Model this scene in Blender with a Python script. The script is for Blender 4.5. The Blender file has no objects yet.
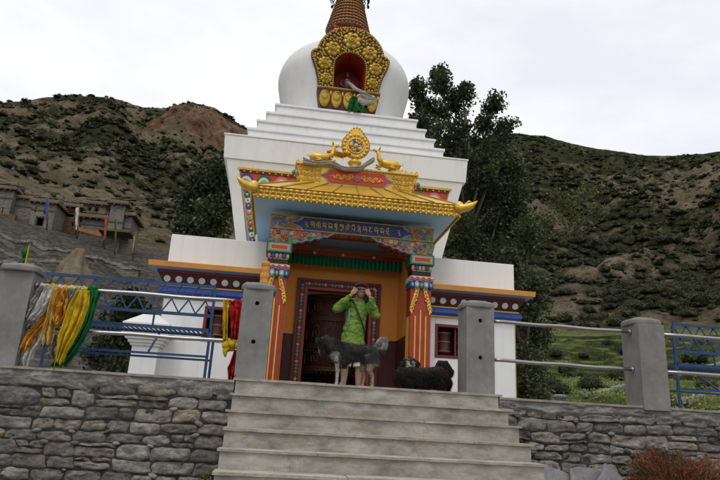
import bpy, bmesh, math, random
import numpy as np
from mathutils import Vector, Matrix, noise
random.seed(7); rng = np.random.default_rng(7)
R = math.radians; PI = math.pi
scene = bpy.context.scene
COL = scene.collection
def V(*a): return Vector(a)
def N3(x, y, z=0.0): return noise.noise(Vector((x, y, z)))
def FR(x, y, z=0.0, o=4): return noise.fractal(Vector((x, y, z)), 1.0, 2.0, o)

# ------------------------------------------------------------------ camera
EYE = -0.383; CX = 1.035                      # eye height below the platform floor; x of the stupa axis
F_PX = 606.0; YAW, PITCH, ROLL = R(7.1), R(16.9), R(3.2)
_fw = Vector((math.sin(YAW)*math.cos(PITCH), math.cos(YAW)*math.cos(PITCH), math.sin(PITCH)))
_r = Vector((math.cos(YAW), -math.sin(YAW), 0)); _u = _r.cross(_fw)
_R = _r*math.cos(ROLL)+_u*math.sin(ROLL); _U = -_r*math.sin(ROLL)+_u*math.cos(ROLL)
def at(x, y, Y):
    """survey helper: the point at depth Y that the photograph shows at x, y"""
    d = _R*(x-360)+_U*(240-y)+_fw*F_PX
    d = d*(Y/d.y); return Vector((d.x, d.y, d.z+EYE))
cam = bpy.data.cameras.new('camera'); co = bpy.data.objects.new('camera', cam); COL.objects.link(co)
M = Matrix((_R, _U, -_fw)).transposed().to_4x4(); M.translation = Vector((0, 0, EYE)); co.matrix_world = M
cam.sensor_width = 36; cam.lens = F_PX/720*36; cam.clip_start = 0.05; cam.clip_end = 5000
scene.camera = co

# ------------------------------------------------------------------ materials
class NT:
    def __init__(s, name):
        m = bpy.data.materials.new(name); m.use_nodes = True; s.m = m; s.t = m.node_tree; s.t.nodes.clear()
        s.out = s.n('ShaderNodeOutputMaterial'); s.b = s.n('ShaderNodeBsdfPrincipled')
        s.l(s.b.outputs[0], s.out.inputs[0]); s.tc = s.n('ShaderNodeTexCoord')
    def n(s, k, **kw):
        x = s.t.nodes.new(k)
        for a, b in kw.items(): setattr(x, a, b)
        return x
    def l(s, a, b): s.t.links.new(a, b)
    def noise(s, sc, det=6, rough=.6, vec=None, dist=0):
        x = s.n('ShaderNodeTexNoise'); x.inputs['Scale'].default_value = sc; x.inputs['Detail'].default_value = det
        x.inputs['Roughness'].default_value = rough; x.inputs['Distortion'].default_value = dist
        s.l(vec or s.tc.outputs['Object'], x.inputs['Vector']); return x.outputs[0]
    def ramp(s, f, stops, interp='LINEAR'):
        x = s.n('ShaderNodeValToRGB'); x.color_ramp.interpolation = interp; e = x.color_ramp.elements
        while len(e) < len(stops): e.new(.5)
        for i, (p, c) in enumerate(stops):
            e[i].position = p; e[i].color = (*c, 1) if not isinstance(c, (int, float)) else (c, c, c, 1)
        s.l(f, x.inputs[0]); return x.outputs[0]
    def mix(s, f, a, b, mode='MIX'):
        x = s.n('ShaderNodeMix', data_type='RGBA', blend_type=mode)
        for sock, v in ((x.inputs[0], f), (x.inputs[6], a), (x.inputs[7], b)):
            if isinstance(v, (int, float)): sock.default_value = v
            elif isinstance(v, tuple): sock.default_value = (*v, 1)
            else: s.l(v, sock)
        return x.outputs[2]
    def bump(s, h, strength=.4, dist=.01):
        x = s.n('ShaderNodeBump'); x.inputs['Strength'].default_value = strength; x.inputs['Distance'].default_value = dist
        s.l(h, x.inputs['Height']); s.l(x.outputs[0], s.b.inputs['Normal'])
    def mapping(s, sc=(1, 1, 1)):
        x = s.n('ShaderNodeMapping'); x.inputs['Scale'].default_value = sc; s.l(s.tc.outputs['Object'], x.inputs[0]); return x.outputs[0]
    def attr(s, name='Col'):
        x = s.n('ShaderNodeAttribute'); x.attribute_name = name; return x
    def set(s, col=None, rough=.7, metal=0, spec=.5):
        if col is not None:
            if isinstance(col, tuple): s.b.inputs['Base Color'].default_value = (*col, 1)
            else: s.l(col, s.b.inputs['Base Color'])
        s.b.inputs['Roughness'].default_value = rough; s.b.inputs['Metallic'].default_value = metal
        s.b.inputs['Specular IOR Level'].default_value = spec
        return s.m
def scl(c, k): return tuple(max(0, min(1, x*k)) for x in c)
def paint(name, c, rough=.55, var=.18, sc=6, metal=0, bump=.12, bsc=40, bd=.004, spec=.4):
    t = NT(name); f = t.noise(sc, 5); f2 = t.noise(sc*7, 3)
    a = t.ramp(f, [(.3, scl(c, 1-var)), (.7, scl(c, 1+var*.6))])
    a = t.mix(.25, a, t.ramp(f2, [(.35, scl(c, 1-var*1.4)), (.65, scl(c, 1+var*.5))]))
    t.bump(t.noise(bsc, 4), bump, bd); return t.set(a, rough, metal, spec)

def mat_whitewash():
    t = NT('whitewash'); c = (.76, .765, .75)
    a = t.ramp(t.noise(1.3, 6, .6), [(.3, scl(c, .93)), (.7, scl(c, 1.03))])
    st = t.noise(1, 6, .65, t.mapping((9, 9, .8)))          # rain streaks run down the lime wash
    a = t.mix(t.ramp(st, [(.50, 0.0), (.76, .36)]), a, (.55, .53, .48)); a = t.mix(t.ramp(t.noise(2.6, 7, .7), [(.56, 0.0), (.66, .22)]), a, (.56, .53, .46))
    a = t.mix(t.ramp(t.noise(22, 3), [(.62, 0.0), (.75, .25)]), a, (.55, .53, .48))
    t.bump(t.noise(30, 5), .2, .006); return t.set(a, .8, 0, .25)
def mat_stone_attr():
    t = NT('wall_stone'); A = t.attr().outputs['Color']
    f = t.ramp(t.noise(11, 9, .78, t.mapping((1, 1, 1.9))), [(.34, .38), (.5, .95), (.66, 1.55)])
    a = t.mix(1.0, A, f, 'MULTIPLY')
    g = t.noise(26, 6, .7); a = t.mix(t.ramp(g, [(.58, 0.0), (.70, .6)]), a, (.34, .31, .26))
    a = t.mix(t.ramp(t.noise(14, 5, .7), [(.6, 0.0), (.72, .6)]), a, (.10, .095, .085))
    a = t.mix(t.ramp(t.noise(5, 5, .7), [(.62, 0.0), (.75, .35)]), a, (.30, .23, .15))
    h = t.noise(38, 9, .75, t.mapping((1, 1, 2.5))); t.bump(h, 1.0, .035); return t.set(a, .92, 0, .15)
def mat_mortar(name, c, dk=.55, lt=1.25):
    t = NT(name); a = t.ramp(t.noise(2.2, 7, .65), [(.3, scl(c, dk)), (.7, scl(c, lt))])
    a = t.mix(t.ramp(t.noise(1, 6, .7, t.mapping((5, 5, 1.2))), [(.56, 0.0), (.74, .5)]), a, scl(c, 1.6))
    a = t.mix(t.ramp(t.noise(35, 5, .7), [(.5, 0.0), (.75, .6)]), a, scl(c, .5))
    t.bump(t.noise(22, 9, .72), .6, .02); return t.set(a, .92, 0, .2)
def mat_post():
    t = NT('post_concrete'); c = (.205, .200, .190)
    a = t.ramp(t.noise(3.5, 6, .6), [(.3, scl(c, .78)), (.7, scl(c, 1.2))])
    a = t.mix(t.ramp(t.noise(1, 6, .7, t.mapping((8, 8, 1.6))), [(.54, 0.0), (.74, .5)]), a, scl(c, .58))
    a = t.mix(t.ramp(t.noise(14, 4, .6), [(.6, 0.0), (.72, .35)]), a, scl(c, 1.45))
    t.bump(t.noise(18, 6, .6), .35, .012); return t.set(a, .85, 0, .25)
def mat_riser():
    t = NT('step_concrete'); c = (.34, .322, .28)
    a = t.ramp(t.noise(2.4, 7, .65, t.mapping((1, 1, 1.8))), [(.32, scl(c, .50)), (.5, c), (.66, scl(c, 1.3))])
    a = t.mix(t.ramp(t.noise(4.5, 6, .7, t.mapping((1, 1, 2.5))), [(.50, 0.0), (.62, .65)]), a, (.24, .19, .13))
    a = t.mix(t.ramp(t.noise(3, 6, .7, t.mapping((1, 1, .5))), [(.6, 0.0), (.68, .45)]), a, (.12, .12, .115))
    a = t.mix(t.ramp(t.noise(8, 6, .75), [(.66, 0.0), (.72, .65)]), a, (.45, .44, .42))
    t.bump(t.noise(30, 8, .7), .5, .01); return t.set(a, .88, 0, .25)
def mat_tread():
    t = NT('tread_slate'); c = (.43, .39, .325)
    a = t.ramp(t.noise(4, 7, .65), [(.3, scl(c, .6)), (.7, scl(c, 1.2))])
    a = t.mix(t.ramp(t.noise(19, 5, .7), [(.5, 0.0), (.7, .5)]), a, (.17, .165, .155))
    t.bump(t.noise(45, 7, .7, t.mapping((1, 1, 6))), .5, .008); return t.set(a, .8, 0, .3)
def mat_masonry(name, c):
    t = NT(name); f = t.noise(1.6, 8, .75, t.mapping((1, 1, 4.5)))
    a = t.ramp(f, [(.34, scl(c, .35)), (.46, scl(c, .85)), (.6, scl(c, 1.2)), (.72, scl(c, 1.7))])
    a = t.mix(t.ramp(t.noise(.5, 5, .6), [(.45, 0.0), (.7, .5)]), a, scl(c, .5)); t.bump(f, 1.0, .15); return t.set(a, .95, 0, .1)
def mat_leaf(name, c, var=.5, trans=.25):
    t = NT(name); A = t.attr().outputs['Color']
    f = t.ramp(t.noise(.9, 5, .6), [(.3, 1-var), (.7, 1+var)])
    a = t.mix(1.0, A, f, 'MULTIPLY'); a = t.mix(1.0, a, c, 'MULTIPLY')
    t.set(a, .55, 0, .35)
    tr = t.n('ShaderNodeBsdfTranslucent'); t.l(a, tr.inputs[0]); mx = t.n('ShaderNodeMixShader'); mx.inputs[0].default_value = trans
    t.l(t.b.outputs[0], mx.inputs[1]); t.l(tr.outputs[0], mx.inputs[2]); t.l(mx.outputs[0], t.out.inputs[0]); return t.m
def mat_fur(name):
    t = NT(name); A = t.attr().outputs['Color']
    f = t.ramp(t.noise(60, 4, .6, t.mapping((1, 1, .4))), [(.3, .6), (.7, 1.4)])
    return t.set(t.mix(1.0, A, f, 'MULTIPLY'), .75, 0, .25)
def mat_cloth(name, c, print_c=None, thr=.6):
    t = NT(name); a = t.ramp(t.noise(5, 4), [(.3, scl(c, .82)), (.7, scl(c, 1.1))])
    if print_c: a = t.mix(t.ramp(t.noise(24, 2, .5), [(thr, 0.0), (thr+.03, .8)]), a, print_c)
    t.bump(t.noise(220, 2), .15, .002); t.set(a, .75, 0, .2)
    tr = t.n('ShaderNodeBsdfTranslucent'); t.l(a, tr.inputs[0]); mx = t.n('ShaderNodeMixShader'); mx.inputs[0].default_value = .25
    t.l(t.b.outputs[0], mx.inputs[1]); t.l(tr.outputs[0], mx.inputs[2]); t.l(mx.outputs[0], t.out.inputs[0]); return t.m
def mat_attr(name, rough=.6, metal=0, bump=.2, bsc=30, var=.2):
    t = NT(name); A = t.attr().outputs['Color']
    f = t.ramp(t.noise(8, 5), [(.3, 1-var), (.7, 1+var*.7)]); t.bump(t.noise(bsc, 4), bump, .004)
    return t.set(t.mix(1.0, A, f, 'MULTIPLY'), rough, metal, .4)
def mat_floral():
    """many coloured lotus scroll painting on deep blue"""
    t = NT('floral_painting'); v = t.n('ShaderNodeTexVoronoi'); v.inputs['Scale'].default_value = 11; t.l(t.mapping((1, .2, 1)), v.inputs['Vector'])
    pal = t.ramp(v.outputs['Color'], [(0, (.42, .05, .04)), (.28, (.04, .20, .12)), (.42, (.45, .16, .12)), (.55, (.05, .10, .34)), (.68, (.45, .30, .07)), (.8, (.06, .22, .14))], 'CONSTANT')
    ring = t.ramp(v.outputs['Distance'], [(.0, (.55, .30, .22)), (.12, (.40, .05, .05)), (.22, (.03, .05, .03))], 'CONSTANT')
    a = t.mix(t.ramp(v.outputs['Distance'], [(.18, 0.0), (.22, 1.0)]), ring, pal)
    w = t.noise(26, 3, .5); a = t.mix(t.ramp(w, [(.49, 0.0), (.51, 1.0), (.53, 1.0), (.55, 0.0)]), a, (.50, .36, .10))
    t.bump(v.outputs['Distance'], .5, .01); return t.set(a, .55, 0, .4)

MT = dict(
 white=mat_whitewash(), stone=mat_stone_attr(), mortar=mat_mortar('rough_mortar', (.26, .25, .228), .5, 1.35), gap=mat_mortar('wall_gap', (.06, .055, .048)),
 riser=mat_riser(), tread=mat_tread(), post=mat_post(), floor=mat_mortar('paving', (.27, .26, .24), .8, 1.15),
 steel=paint('brushed_steel', (.36, .34, .325), .28, .15, 9, .9, .05), blue_steel=paint('blue_enamel', (.013, .055, .145), .45, .35, 8),
 gold=paint('gold_paint', (.74, .47, .07), .34, .28, 5, .4, .3, 50, .005), gold_dk=paint('dull_gold', (.36, .23, .05), .5, .35, 14, .25),
 red=paint('red_lacquer', (.33, .036, .016), .45, .2), maroon=paint('maroon_paint', (.075, .016, .012), .55, .25), darkred=paint('dark_red_paint', (.16, .014, .012), .5, .2),
 orange=paint('orange_paint', (.62, .27, .045), .6, .12), orange_wall=paint('orange_wall_paint', (.74, .29, .05), .7, .12, 2),
 royal=paint('royal_blue_paint', (.035, .075, .30), .5, .2), sky=paint('sky_blue_paint', (.36, .61, .82), .6, .08, 2),
 door_band=paint('door_band_paint', (.06, .035, .03), .6, .3), wheel_gold=paint('shaded_gold', (.10, .06, .015), .5, .3, 14, .3), niche_gold=paint('aged_gilding', (.50, .33, .045), .38, .35, 9, .45, .3, 60, .006), cream=paint('cream_paint', (.46, .34, .20), .6, .2), brick=paint('brick_red_paint', (.21, .055, .03), .6, .25), navy=paint('navy_paint', (.012, .03, .13), .5, .2), green=paint('green_paint', (.02, .16, .07), .5, .25), lime=paint('light_green_paint', (.22, .42, .13), .55, .2),  # wheel_gold: gold darkened so its colour carries the dim chamber's shade
 pink=paint('pink_paint', (.62, .22, .20), .55, .2), black=paint('black_paint', (.012, .012, .013), .5, .2), yellow=paint('yellow_paint', (.66, .42, .05), .55, .15),
 off=paint('off_white_paint', (.62, .62, .60), .6, .12), vermilion=paint('vermilion_paint', (.55, .06, .025), .5, .18), lblue=paint('pale_blue_paint', (.22, .36, .55), .55, .15),
 floral=mat_floral(), turq=paint('turquoise_enamel', (.02, .26, .16), .25, .1), iron=paint('dark_iron', (.02, .02, .022), .5, .3, 12, .6),
 wood=paint('weathered_wood', (.13, .085, .05), .8, .35, 10), skin=paint('skin', (.36, .20, .13), .55, .1, 8), hair=paint('black_hair', (.012, .01, .009), .5, .3),
 jacket=paint('lime_fabric', (.135, .24, .03), .75, .22, 9, 0, .6, 26, .02), cap=paint('charcoal_cap_fabric', (.028, .028, .032), .8, .2), capred=paint('red_brim_fabric', (.34, .03, .035), .7, .2),
 shorts=paint('white_short_fabric', (.52, .52, .51), .8, .12, 9, 0, .35, 20, .02), lens=paint('dark_lens', (.01, .01, .012), .1, .1), plastic=paint('orange_film', (.62, .27, .04), .25, .35, 18),
 slate=mat_mortar('slate_slab', (.22, .222, .225), .6, 1.3), bark=paint('bark', (.12, .10, .08), .9, .4, 5, 0, .6, 18, .03),
 leaf=mat_leaf('leaves', (1, 1, 1)), fur=mat_fur('fur'), needles=mat_leaf('dry_needles', (1, 1, 1), .5, .1),
 c_yel=mat_cloth('yellow_silk', (.66, .46, .02)), c_org=mat_cloth('orange_printed_silk', (.66, .33, .03), (.45, .10, .03)), c_lyel=mat_cloth('pale_yellow_silk', (.58, .42, .12), (.60, .27, .05), .55),
 c_grn=mat_cloth('green_silk', (.015, .14, .035)), c_gry=mat_cloth('grey_white_silk', (.34, .32, .29)), c_red=mat_cloth('red_silk', (.50, .022, .02)), c_wht=mat_cloth('white_silk', (.60, .59, .57)),
 c_blu=mat_cloth('blue_silk', (.08, .10, .36)), c_olive=mat_cloth('lime_silk', (.34, .42, .05)), c_rorg=mat_cloth('red_orange_silk', (.45, .09, .05)),
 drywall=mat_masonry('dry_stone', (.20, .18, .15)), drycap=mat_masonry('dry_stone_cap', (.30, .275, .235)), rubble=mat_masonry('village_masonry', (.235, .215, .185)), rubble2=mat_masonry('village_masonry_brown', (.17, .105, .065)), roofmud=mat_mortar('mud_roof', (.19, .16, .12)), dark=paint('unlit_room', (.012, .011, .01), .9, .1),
)

# ------------------------------------------------------------------ mesh builder
ORG = {}
class MB:
    def __init__(s): s.v = []; s.f = []; s.m = []; s.s = []; s.c = []; s.mats = []; s.cur = (1, 1, 1)
    def mi(s, m):
        m = MT[m] if isinstance(m, str) else m
        if m not in s.mats: s.mats.append(m)
        return s.mats.index(m)
    def add(s, vs, fs, m, smooth=False, col=None):
        b = len(s.v); s.v += [tuple(p) for p in vs]; s.c += [col or s.cur]*len(vs); k = s.mi(m)
        for f in fs: s.f.append([i+b for i in f]); s.m.append(k); s.s.append(smooth)
    def box(s, x0, x1, y0, y1, z0, z1, m, col=None):
        s.hexa([(x0, y0, z0), (x1, y0, z0), (x1, y1, z0), (x0, y1, z0)], [(x0, y0, z1), (x1, y0, z1), (x1, y1, z1), (x0, y1, z1)], m, col)
    def hexa(s, a, b, m, col=None):
        n = len(a); vs = list(a)+list(b)
        s.add(vs, [list(range(n))[::-1], list(range(n, 2*n))]+[[i, (i+1) % n, n+(i+1) % n, n+i] for i in range(n)], m, False, col)
    def prism(s, pts, off, m, col=None):            # pts polygon extruded by vector off
        o = Vector(off); s.hexa(pts, [tuple(Vector(p)+o) for p in pts], m, col)
    def bar(s, a, b, w, h, m, up=(0, 0, 1)):
        a, b = Vector(a), Vector(b); d = (b-a).normalized(); u = Vector(up); r = d.cross(u)
        if r.length < 1e-4: r = d.cross(Vector((0, 1, 0)))
        r.normalize(); u = r.cross(d); q = [(-w, -h), (w, -h), (w, h), (-w, h)]
        s.hexa([a+r*x/2+u*y/2 for x, y in q], [b+r*x/2+u*y/2 for x, y in q], m)
    def tube(s, path, rad, m, n=8, cap=True, smooth=True, col=None, flat=None):
        P = [Vector(p) for p in path]; k = len(P); rad = rad if hasattr(rad, '__len__') else [rad]*k
        vs = []; up = None
        for i in range(k):
            d = (P[min(i+1, k-1)]-P[max(i-1, 0)])
            if d.length < 1e-9: d = Vector((0, 0, 1))
            d.normalize()
            if up is None:
                up = Vector((0, 0, 1)) if abs(d.z) < .9 else Vector((0, 1, 0))
            r = d.cross(up)
            if r.length < 1e-5: r = d.orthogonal()
            r.normalize(); up = r.cross(d).normalized()
            for j in range(n):
                t = 2*PI*(j+.5)/n; vs.append(P[i]+(r*math.cos(t)+up*math.sin(t))*rad[i])
        fs = [[i*n+j, i*n+(j+1) % n, (i+1)*n+(j+1) % n, (i+1)*n+j] for i in range(k-1) for j in range(n)]
        if cap: fs += [list(range(n))[::-1], list(range((k-1)*n, k*n))]
        s.add(vs, fs, m, smooth, col)
    def lathe(s, prof, c, m, n=32, smooth=True, col=None, sx=1, sy=1, ph=0):
        vs = []; k = len(prof)
        for r, z in prof:
            for j in range(n):
                t = 2*PI*j/n+ph; vs.append((c[0]+r*sx*math.cos(t), c[1]+r*sy*math.sin(t), c[2]+z))
        fs = [[i*n+j, i*n+(j+1) % n, (i+1)*n+(j+1) % n, (i+1)*n+j] for i in range(k-1) for j in range(n)]
        if prof[0][0] > 1e-6: fs.append(list(range(n))[::-1])
        if prof[-1][0] > 1e-6: fs.append(list(range((k-1)*n, k*n)))
        s.add(vs, fs, m, smooth, col)
    def ell(s, c, r, m, n=12, k=8, rot=None, col=None):
        r = r if hasattr(r, '__len__') else (r, r, r); c = Vector(c); vs = []
        for i in range(k+1):
            a = PI*i/k
            for j in range(n):
                t = 2*PI*j/n; p = Vector((r[0]*math.sin(a)*math.cos(t), r[1]*math.sin(a)*math.sin(t), -r[2]*math.cos(a)))
                vs.append(c+(rot @ p if rot else p))
        fs = [[i*n+j, i*n+(j+1) % n, (i+1)*n+(j+1) % n, (i+1)*n+j] for i in range(k) for j in range(n)]
        s.add(vs, fs, m, True, col)
    def disc(s, c, r, y0, y1, m, n=20):             # disc facing -Y
        s.prism([(c[0]+r*math.cos(2*PI*j/n), y1, c[1]+r*math.sin(2*PI*j/n)) for j in range(n)], (0, y0-y1, 0), m)
    def build(s, name, parent=None, bevel=0, seg=2, rough_bevel=False):
        me = bpy.data.meshes.new(name); L = ORG.get(parent.name, Vector((0, 0, 0))) if parent else ORG.get('@'+name, Vector((0, 0, 0)))
        me.from_pydata([(a-L.x, b-L.y, c-L.z) for a, b, c in s.v], [], s.f)
        for m in s.mats: me.materials.append(m)
        me.polygons.foreach_set('material_index', s.m); me.polygons.foreach_set('use_smooth', s.s)
        a = me.color_attributes.new('Col', 'FLOAT_COLOR', 'POINT'); arr = np.ones((len(s.v), 4), np.float32); arr[:, :3] = np.array(s.c, np.float32).reshape(-1, 3)
        a.data.foreach_set('color', arr.ravel()); me.update()
        bm = bmesh.new(); bm.from_mesh(me); bmesh.ops.recalc_face_normals(bm, faces=bm.faces); bm.to_mesh(me); bm.free()
        o = bpy.data.objects.new(name, me); COL.objects.link(o)
        if parent: o.parent = parent; ORG[o.name] = L
        if bevel:
            b = o.modifiers.new('edge', 'BEVEL'); b.width = bevel; b.segments = seg; b.limit_method = 'ANGLE'; b.angle_limit = R(40)
        return o
def np_mesh(name, verts, faces, mat, cols=None, smooth=False, parent=None, uniform=4):
    me = bpy.data.meshes.new(name); verts = np.asarray(verts, np.float32); faces = np.asarray(faces, np.int32)
    k = faces.shape[1]; me.vertices.add(len(verts)); me.vertices.foreach_set('co', verts.ravel())
    me.loops.add(faces.size); me.loops.foreach_set('vertex_index', faces.ravel())
    me.polygons.add(len(faces)); me.polygons.foreach_set('loop_start', np.arange(0, faces.size, k, dtype=np.int32))
    me.polygons.foreach_set('use_smooth', np.full(len(faces), smooth))
    me.update(calc_edges=True); me.validate()
    a = me.color_attributes.new('Col', 'FLOAT_COLOR', 'POINT'); arr = np.ones((len(verts), 4), np.float32)
    if cols is not None: arr[:, :cols.shape[1]] = cols
    a.data.foreach_set('color', arr.ravel()); me.materials.append(mat)
    if name is None: return me
    o = bpy.data.objects.new(name, me); COL.objects.link(o)
    if parent: o.parent = parent; o.location = -ORG.get(parent.name, Vector((0, 0, 0))); ORG[o.name] = Vector((0, 0, 0))
    return o
def tag(o, label, cat, group=None, kind=None):
    if label: o['label'] = label
    if cat: o['category'] = cat
    if group: o['group'] = group
    if kind: o['kind'] = kind
    return o
def thing(name, loc, label, cat, group=None):
    o = bpy.data.objects.new(name, None); COL.objects.link(o); o.location = loc; o.empty_display_size = .2
    ORG[o.name] = Vector(loc); return tag(o, label, cat, group)
def lab(o, t): o['label'] = t; return o

def spiral(mb, c, r, turns=1.4, m='gold', y=0, th=.012, flip=1, start=0, n=14):
    pts = [(c[0]+flip*r*(1-i/n*.85)*math.cos(start+turns*2*PI*i/n), y, c[1]+r*(1-i/n*.85)*math.sin(start+turns*2*PI*i/n)) for i in range(n+1)]
    mb.tube(pts, [th*(1-.3*i/n) for i in range(n+1)], m, 5)

# ================================================================== WORLD & LIGHT
w = bpy.data.worlds.new('World'); scene.world = w; w.use_nodes = True; wt = w.node_tree; wt.nodes.clear()
wo = wt.nodes.new('ShaderNodeOutputWorld'); sky = wt.nodes.new('ShaderNodeTexSky'); sky.sky_type = 'NISHITA'; sky.sun_disc = False
SUN_EL, SUN_AZ = R(58), R(200)
sky.sun_elevation = SUN_EL; sky.sun_rotation = SUN_AZ; sky.altitude = 3200
b1 = wt.nodes.new('ShaderNodeBackground'); b1.inputs[1].default_value = .1; wt.links.new(sky.outputs[0], b1.inputs[0])
b2 = wt.nodes.new('ShaderNodeBackground'); b2.inputs[1].default_value = 1.0
tc = wt.nodes.new('ShaderNodeTexCoord'); mp = wt.nodes.new('ShaderNodeMapping'); mp.inputs['Scale'].default_value = (1, 1, 2.4); wt.links.new(tc.outputs['Generated'], mp.inputs[0])
nz = wt.nodes.new('ShaderNodeTexNoise'); nz.inputs['Scale'].default_value = 2.3; nz.inputs['Detail'].default_value = 7; nz.inputs['Roughness'].default_value = .55; wt.links.new(mp.outputs[0], nz.inputs[0])
cr = wt.nodes.new('ShaderNodeValToRGB'); e = cr.color_ramp.elements; e[0].position = .36; e[0].color = (.72, .73, .785, 1); e[1].position = .56; e[1].color = (.85, .85, .87, 1)
wt.links.new(nz.outputs[0], cr.inputs[0]); wt.links.new(cr.outputs[0], b2.inputs[0])
mx = wt.nodes.new('ShaderNodeMixShader'); mx.inputs[0].default_value = .93
wt.links.new(b1.outputs[0], mx.inputs[1]); wt.links.new(b2.outputs[0], mx.inputs[2]); wt.links.new(mx.outputs[0], wo.inputs[0])
sl = bpy.data.lights.new('sun', 'SUN'); sl.energy = .8; sl.angle = R(20); sl.color = (1, .96, .9); so = bpy.data.objects.new('sun', sl); COL.objects.link(so)
# Nishita: rotation 0 = +Y, clockwise seen from above
sd = Vector((math.sin(SUN_AZ)*math.cos(SUN_EL), math.cos(SUN_AZ)*math.cos(SUN_EL), math.sin(SUN_EL)))
so.rotation_euler = sd.to_track_quat('Z', 'Y').to_euler()
scene.view_settings.view_transform = 'Standard'; scene.view_settings.look = 'None'; scene.view_settings.gamma = 1; scene.view_settings.exposure = .34
scene.view_settings.use_curve_mapping = False

# ================================================================== TERRAIN
RIDGE = np.array([(-110, .30), (-60, .36), (-35, .40), (-26.8, .438), (-23.55, .465), (-21.5, .485), (-18.75, .498), (-16, .495), (-13.25, .502), (-11, .522), (-8.54, .523), (-5.86, .497), (2, .46), (12, .48), (19.4, .502), (22.3, .506), (24.75, .499), (27.5, .481), (30.2, .462), (34.5, .44), (37.7, .431), (40, .428), (60, .40), (110, .32)])
def sstep(a, b, x): t = np.clip((x-a)/(b-a), 0, 1); return t*t*(3-2*t)
def terrain_z(az, d, fine=True):
    """az degrees, d metres from the viewer's spot"""
    L = 1-sstep(-9, 12, az)
    rt = np.interp(az, RIDGE[:, 0], RIDGE[:, 1])
    nd = [9, 15, 24, 45, 60, 90]
    tl = [None, None, .035, .150, .230, .270]; tr = [None, None, .044, .090, .115, .160]
    vil = np.interp(az, [-26, -20, -13.6, 0], [.012, .006, -.006, -.03])
    zs = [-2.6, -.35] + [(tl[i]*L+tr[i]*(1-L)+(vil*L if i >= 4 else 0))*nd[i]+EYE for i in range(2, 6)]
    dr = 300+30*(1-L)
    nd2 = nd+[dr, dr+60, dr+200]; zs2 = zs+[rt*dr+EYE, (rt*dr)*.93, rt*dr*.55]
    z = float(np.interp(d, nd2, zs2))
    k = max(0, min(1, (d-90)/60))*max(0, 1-abs(d-dr)/25 if d > dr-25 else 1 if d < dr-25 else 1)
    th = R(az); x = d*math.sin(th); y = d*math.cos(th)
    damp = min(1, max(0, (dr-d)/40)) if d < dr else min(1, (d-dr)/60)
    if d > 80:
        g = abs(noise.noise(Vector((az*.16+3, d*.006, 1.3))))          # gullies run down the slope
        a = min(1, (d-80)/60)
        z += damp*a*(8*(g-.25)+6*FR(x*.02, y*.02, 5.1, 5)+4.0*FR(x*.07, y*.07, 2.2, 5)-2.2*abs(FR(x*.16, y*.10, 6.2, 4)))
        z += (1-damp)*a*1.1*FR(x*.10, y*.10, 2.2, 5)
        z += a*rock_mask(az, d, x, y)*damp*8*abs(FR(x*.10, y*.05, 8, 6))
    elif d > 15:
        a = min(1, (d-15)/12)
        z += a*(.5*FR(x*.05, y*.05, .3, 3))
        if fine:
            if L < .75 and d > 17:                                     # farm terraces
                h = 1.0; zz = z+.5*FR(x*.04, y*.04, 7, 2); q = math.floor(zz/h); f = zz/h-q
                zt = (q+min(1, max(0, (f-.80)/.20)))*h; z = z+(zt-zz)*(1-L)*min(1, (d-17)/4)
            if L > .3 and 30 < d < 62:                                 # retaining terraces under the village
                h = 1.5; q = math.floor(z/h); f = z/h-q
                zt = (q+min(1, max(0, (f-.55)/.45)))*h
                z = z+(zt-z)*.8*min(1, (d-30)/5)*min(1, (62-d)/3)*L+.35*FR(x*.3, y*.3, 2, 3)*L
    z += .12*FR(x*.5, y*.5, 0, 2)
    if d > 100:                                                    # spurs never top the crest behind them
        zc = (rt*.985+.012*N3(az*.35, 4.4))*d+EYE
        if z > zc and d < dr-4: z = zc+(z-zc)*.06
    return z
def rock_mask(az, d, x, y):
    t = (d/300)
    m = math.exp(-((az+9.5)/6.5)**2-((t-.78)/.13)**2)*1.3+math.exp(-((az+25)/5)**2-((t-.80)/.10)**2)*.9
    m += .55*max(0, FR(x*.015+4, y*.015, 2, 3))
    return max(0, min(1, m*1.25-.25+.5*FR(x*.04, y*.04, 1, 4)))
def tpos(az, d): th = R(az); return Vector((d*math.sin(th), d*math.cos(th), terrain_z(az, d)))
def shrub_density(az, d, x, y):
    L = 1-float(sstep(-9, 12, az)); t = d/(300+30*(1-L))
    n = FR(x*.030, y*.045, 4.4, 6)
    base = (.17+.50*t)*(1-L)+(.33+.06*t)*L
    if L > .5: base -= .30*rock_mask(az, d, x, y)
    return base+n*.50

azs = np.concatenate([np.arange(-110, -34, 1.6), np.arange(-34, 46, .16), np.arange(46, 112, 1.6)])
ds = np.concatenate([np.arange(9, 16, 1.0), np.arange(16, 92, .42), 92*np.exp(np.linspace(0, math.log(345/92), 190)), np.array([355, 370, 400, 450, 530])])
verts = np.zeros((len(azs)*len(ds), 3), np.float32); mask = np.zeros((len(verts), 4), np.float32); i = 0
for az in azs:
    th = R(az); sx, cy_ = math.sin(th), math.cos(th); L = 1-float(sstep(-9, 12, az))
    for d in ds:
        x, y = d*sx, d*cy_; verts[i] = (x, y, terrain_z(az, d))
        grass = max(0, min(1, (93-d+6*N3(x*.05, y*.05))/10))*(1-L)
        stone = L*max(0, min(1, (84-d)/5))
        mask[i] = (max(0, min(1, .25+shrub_density(az, d, x, y)*.75)) if d > 86 else 0, rock_mask(az, d, x, y) if d > 95 else 0, grass, stone); i += 1
na, nd_ = len(azs), len(ds); I = np.arange(na*nd_).reshape(na, nd_)
faces = np.stack([I[:-1, :-1], I[1:, :-1], I[1:, 1:], I[:-1, 1:]], -1).reshape(-1, 4)[:, ::-1]
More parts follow.
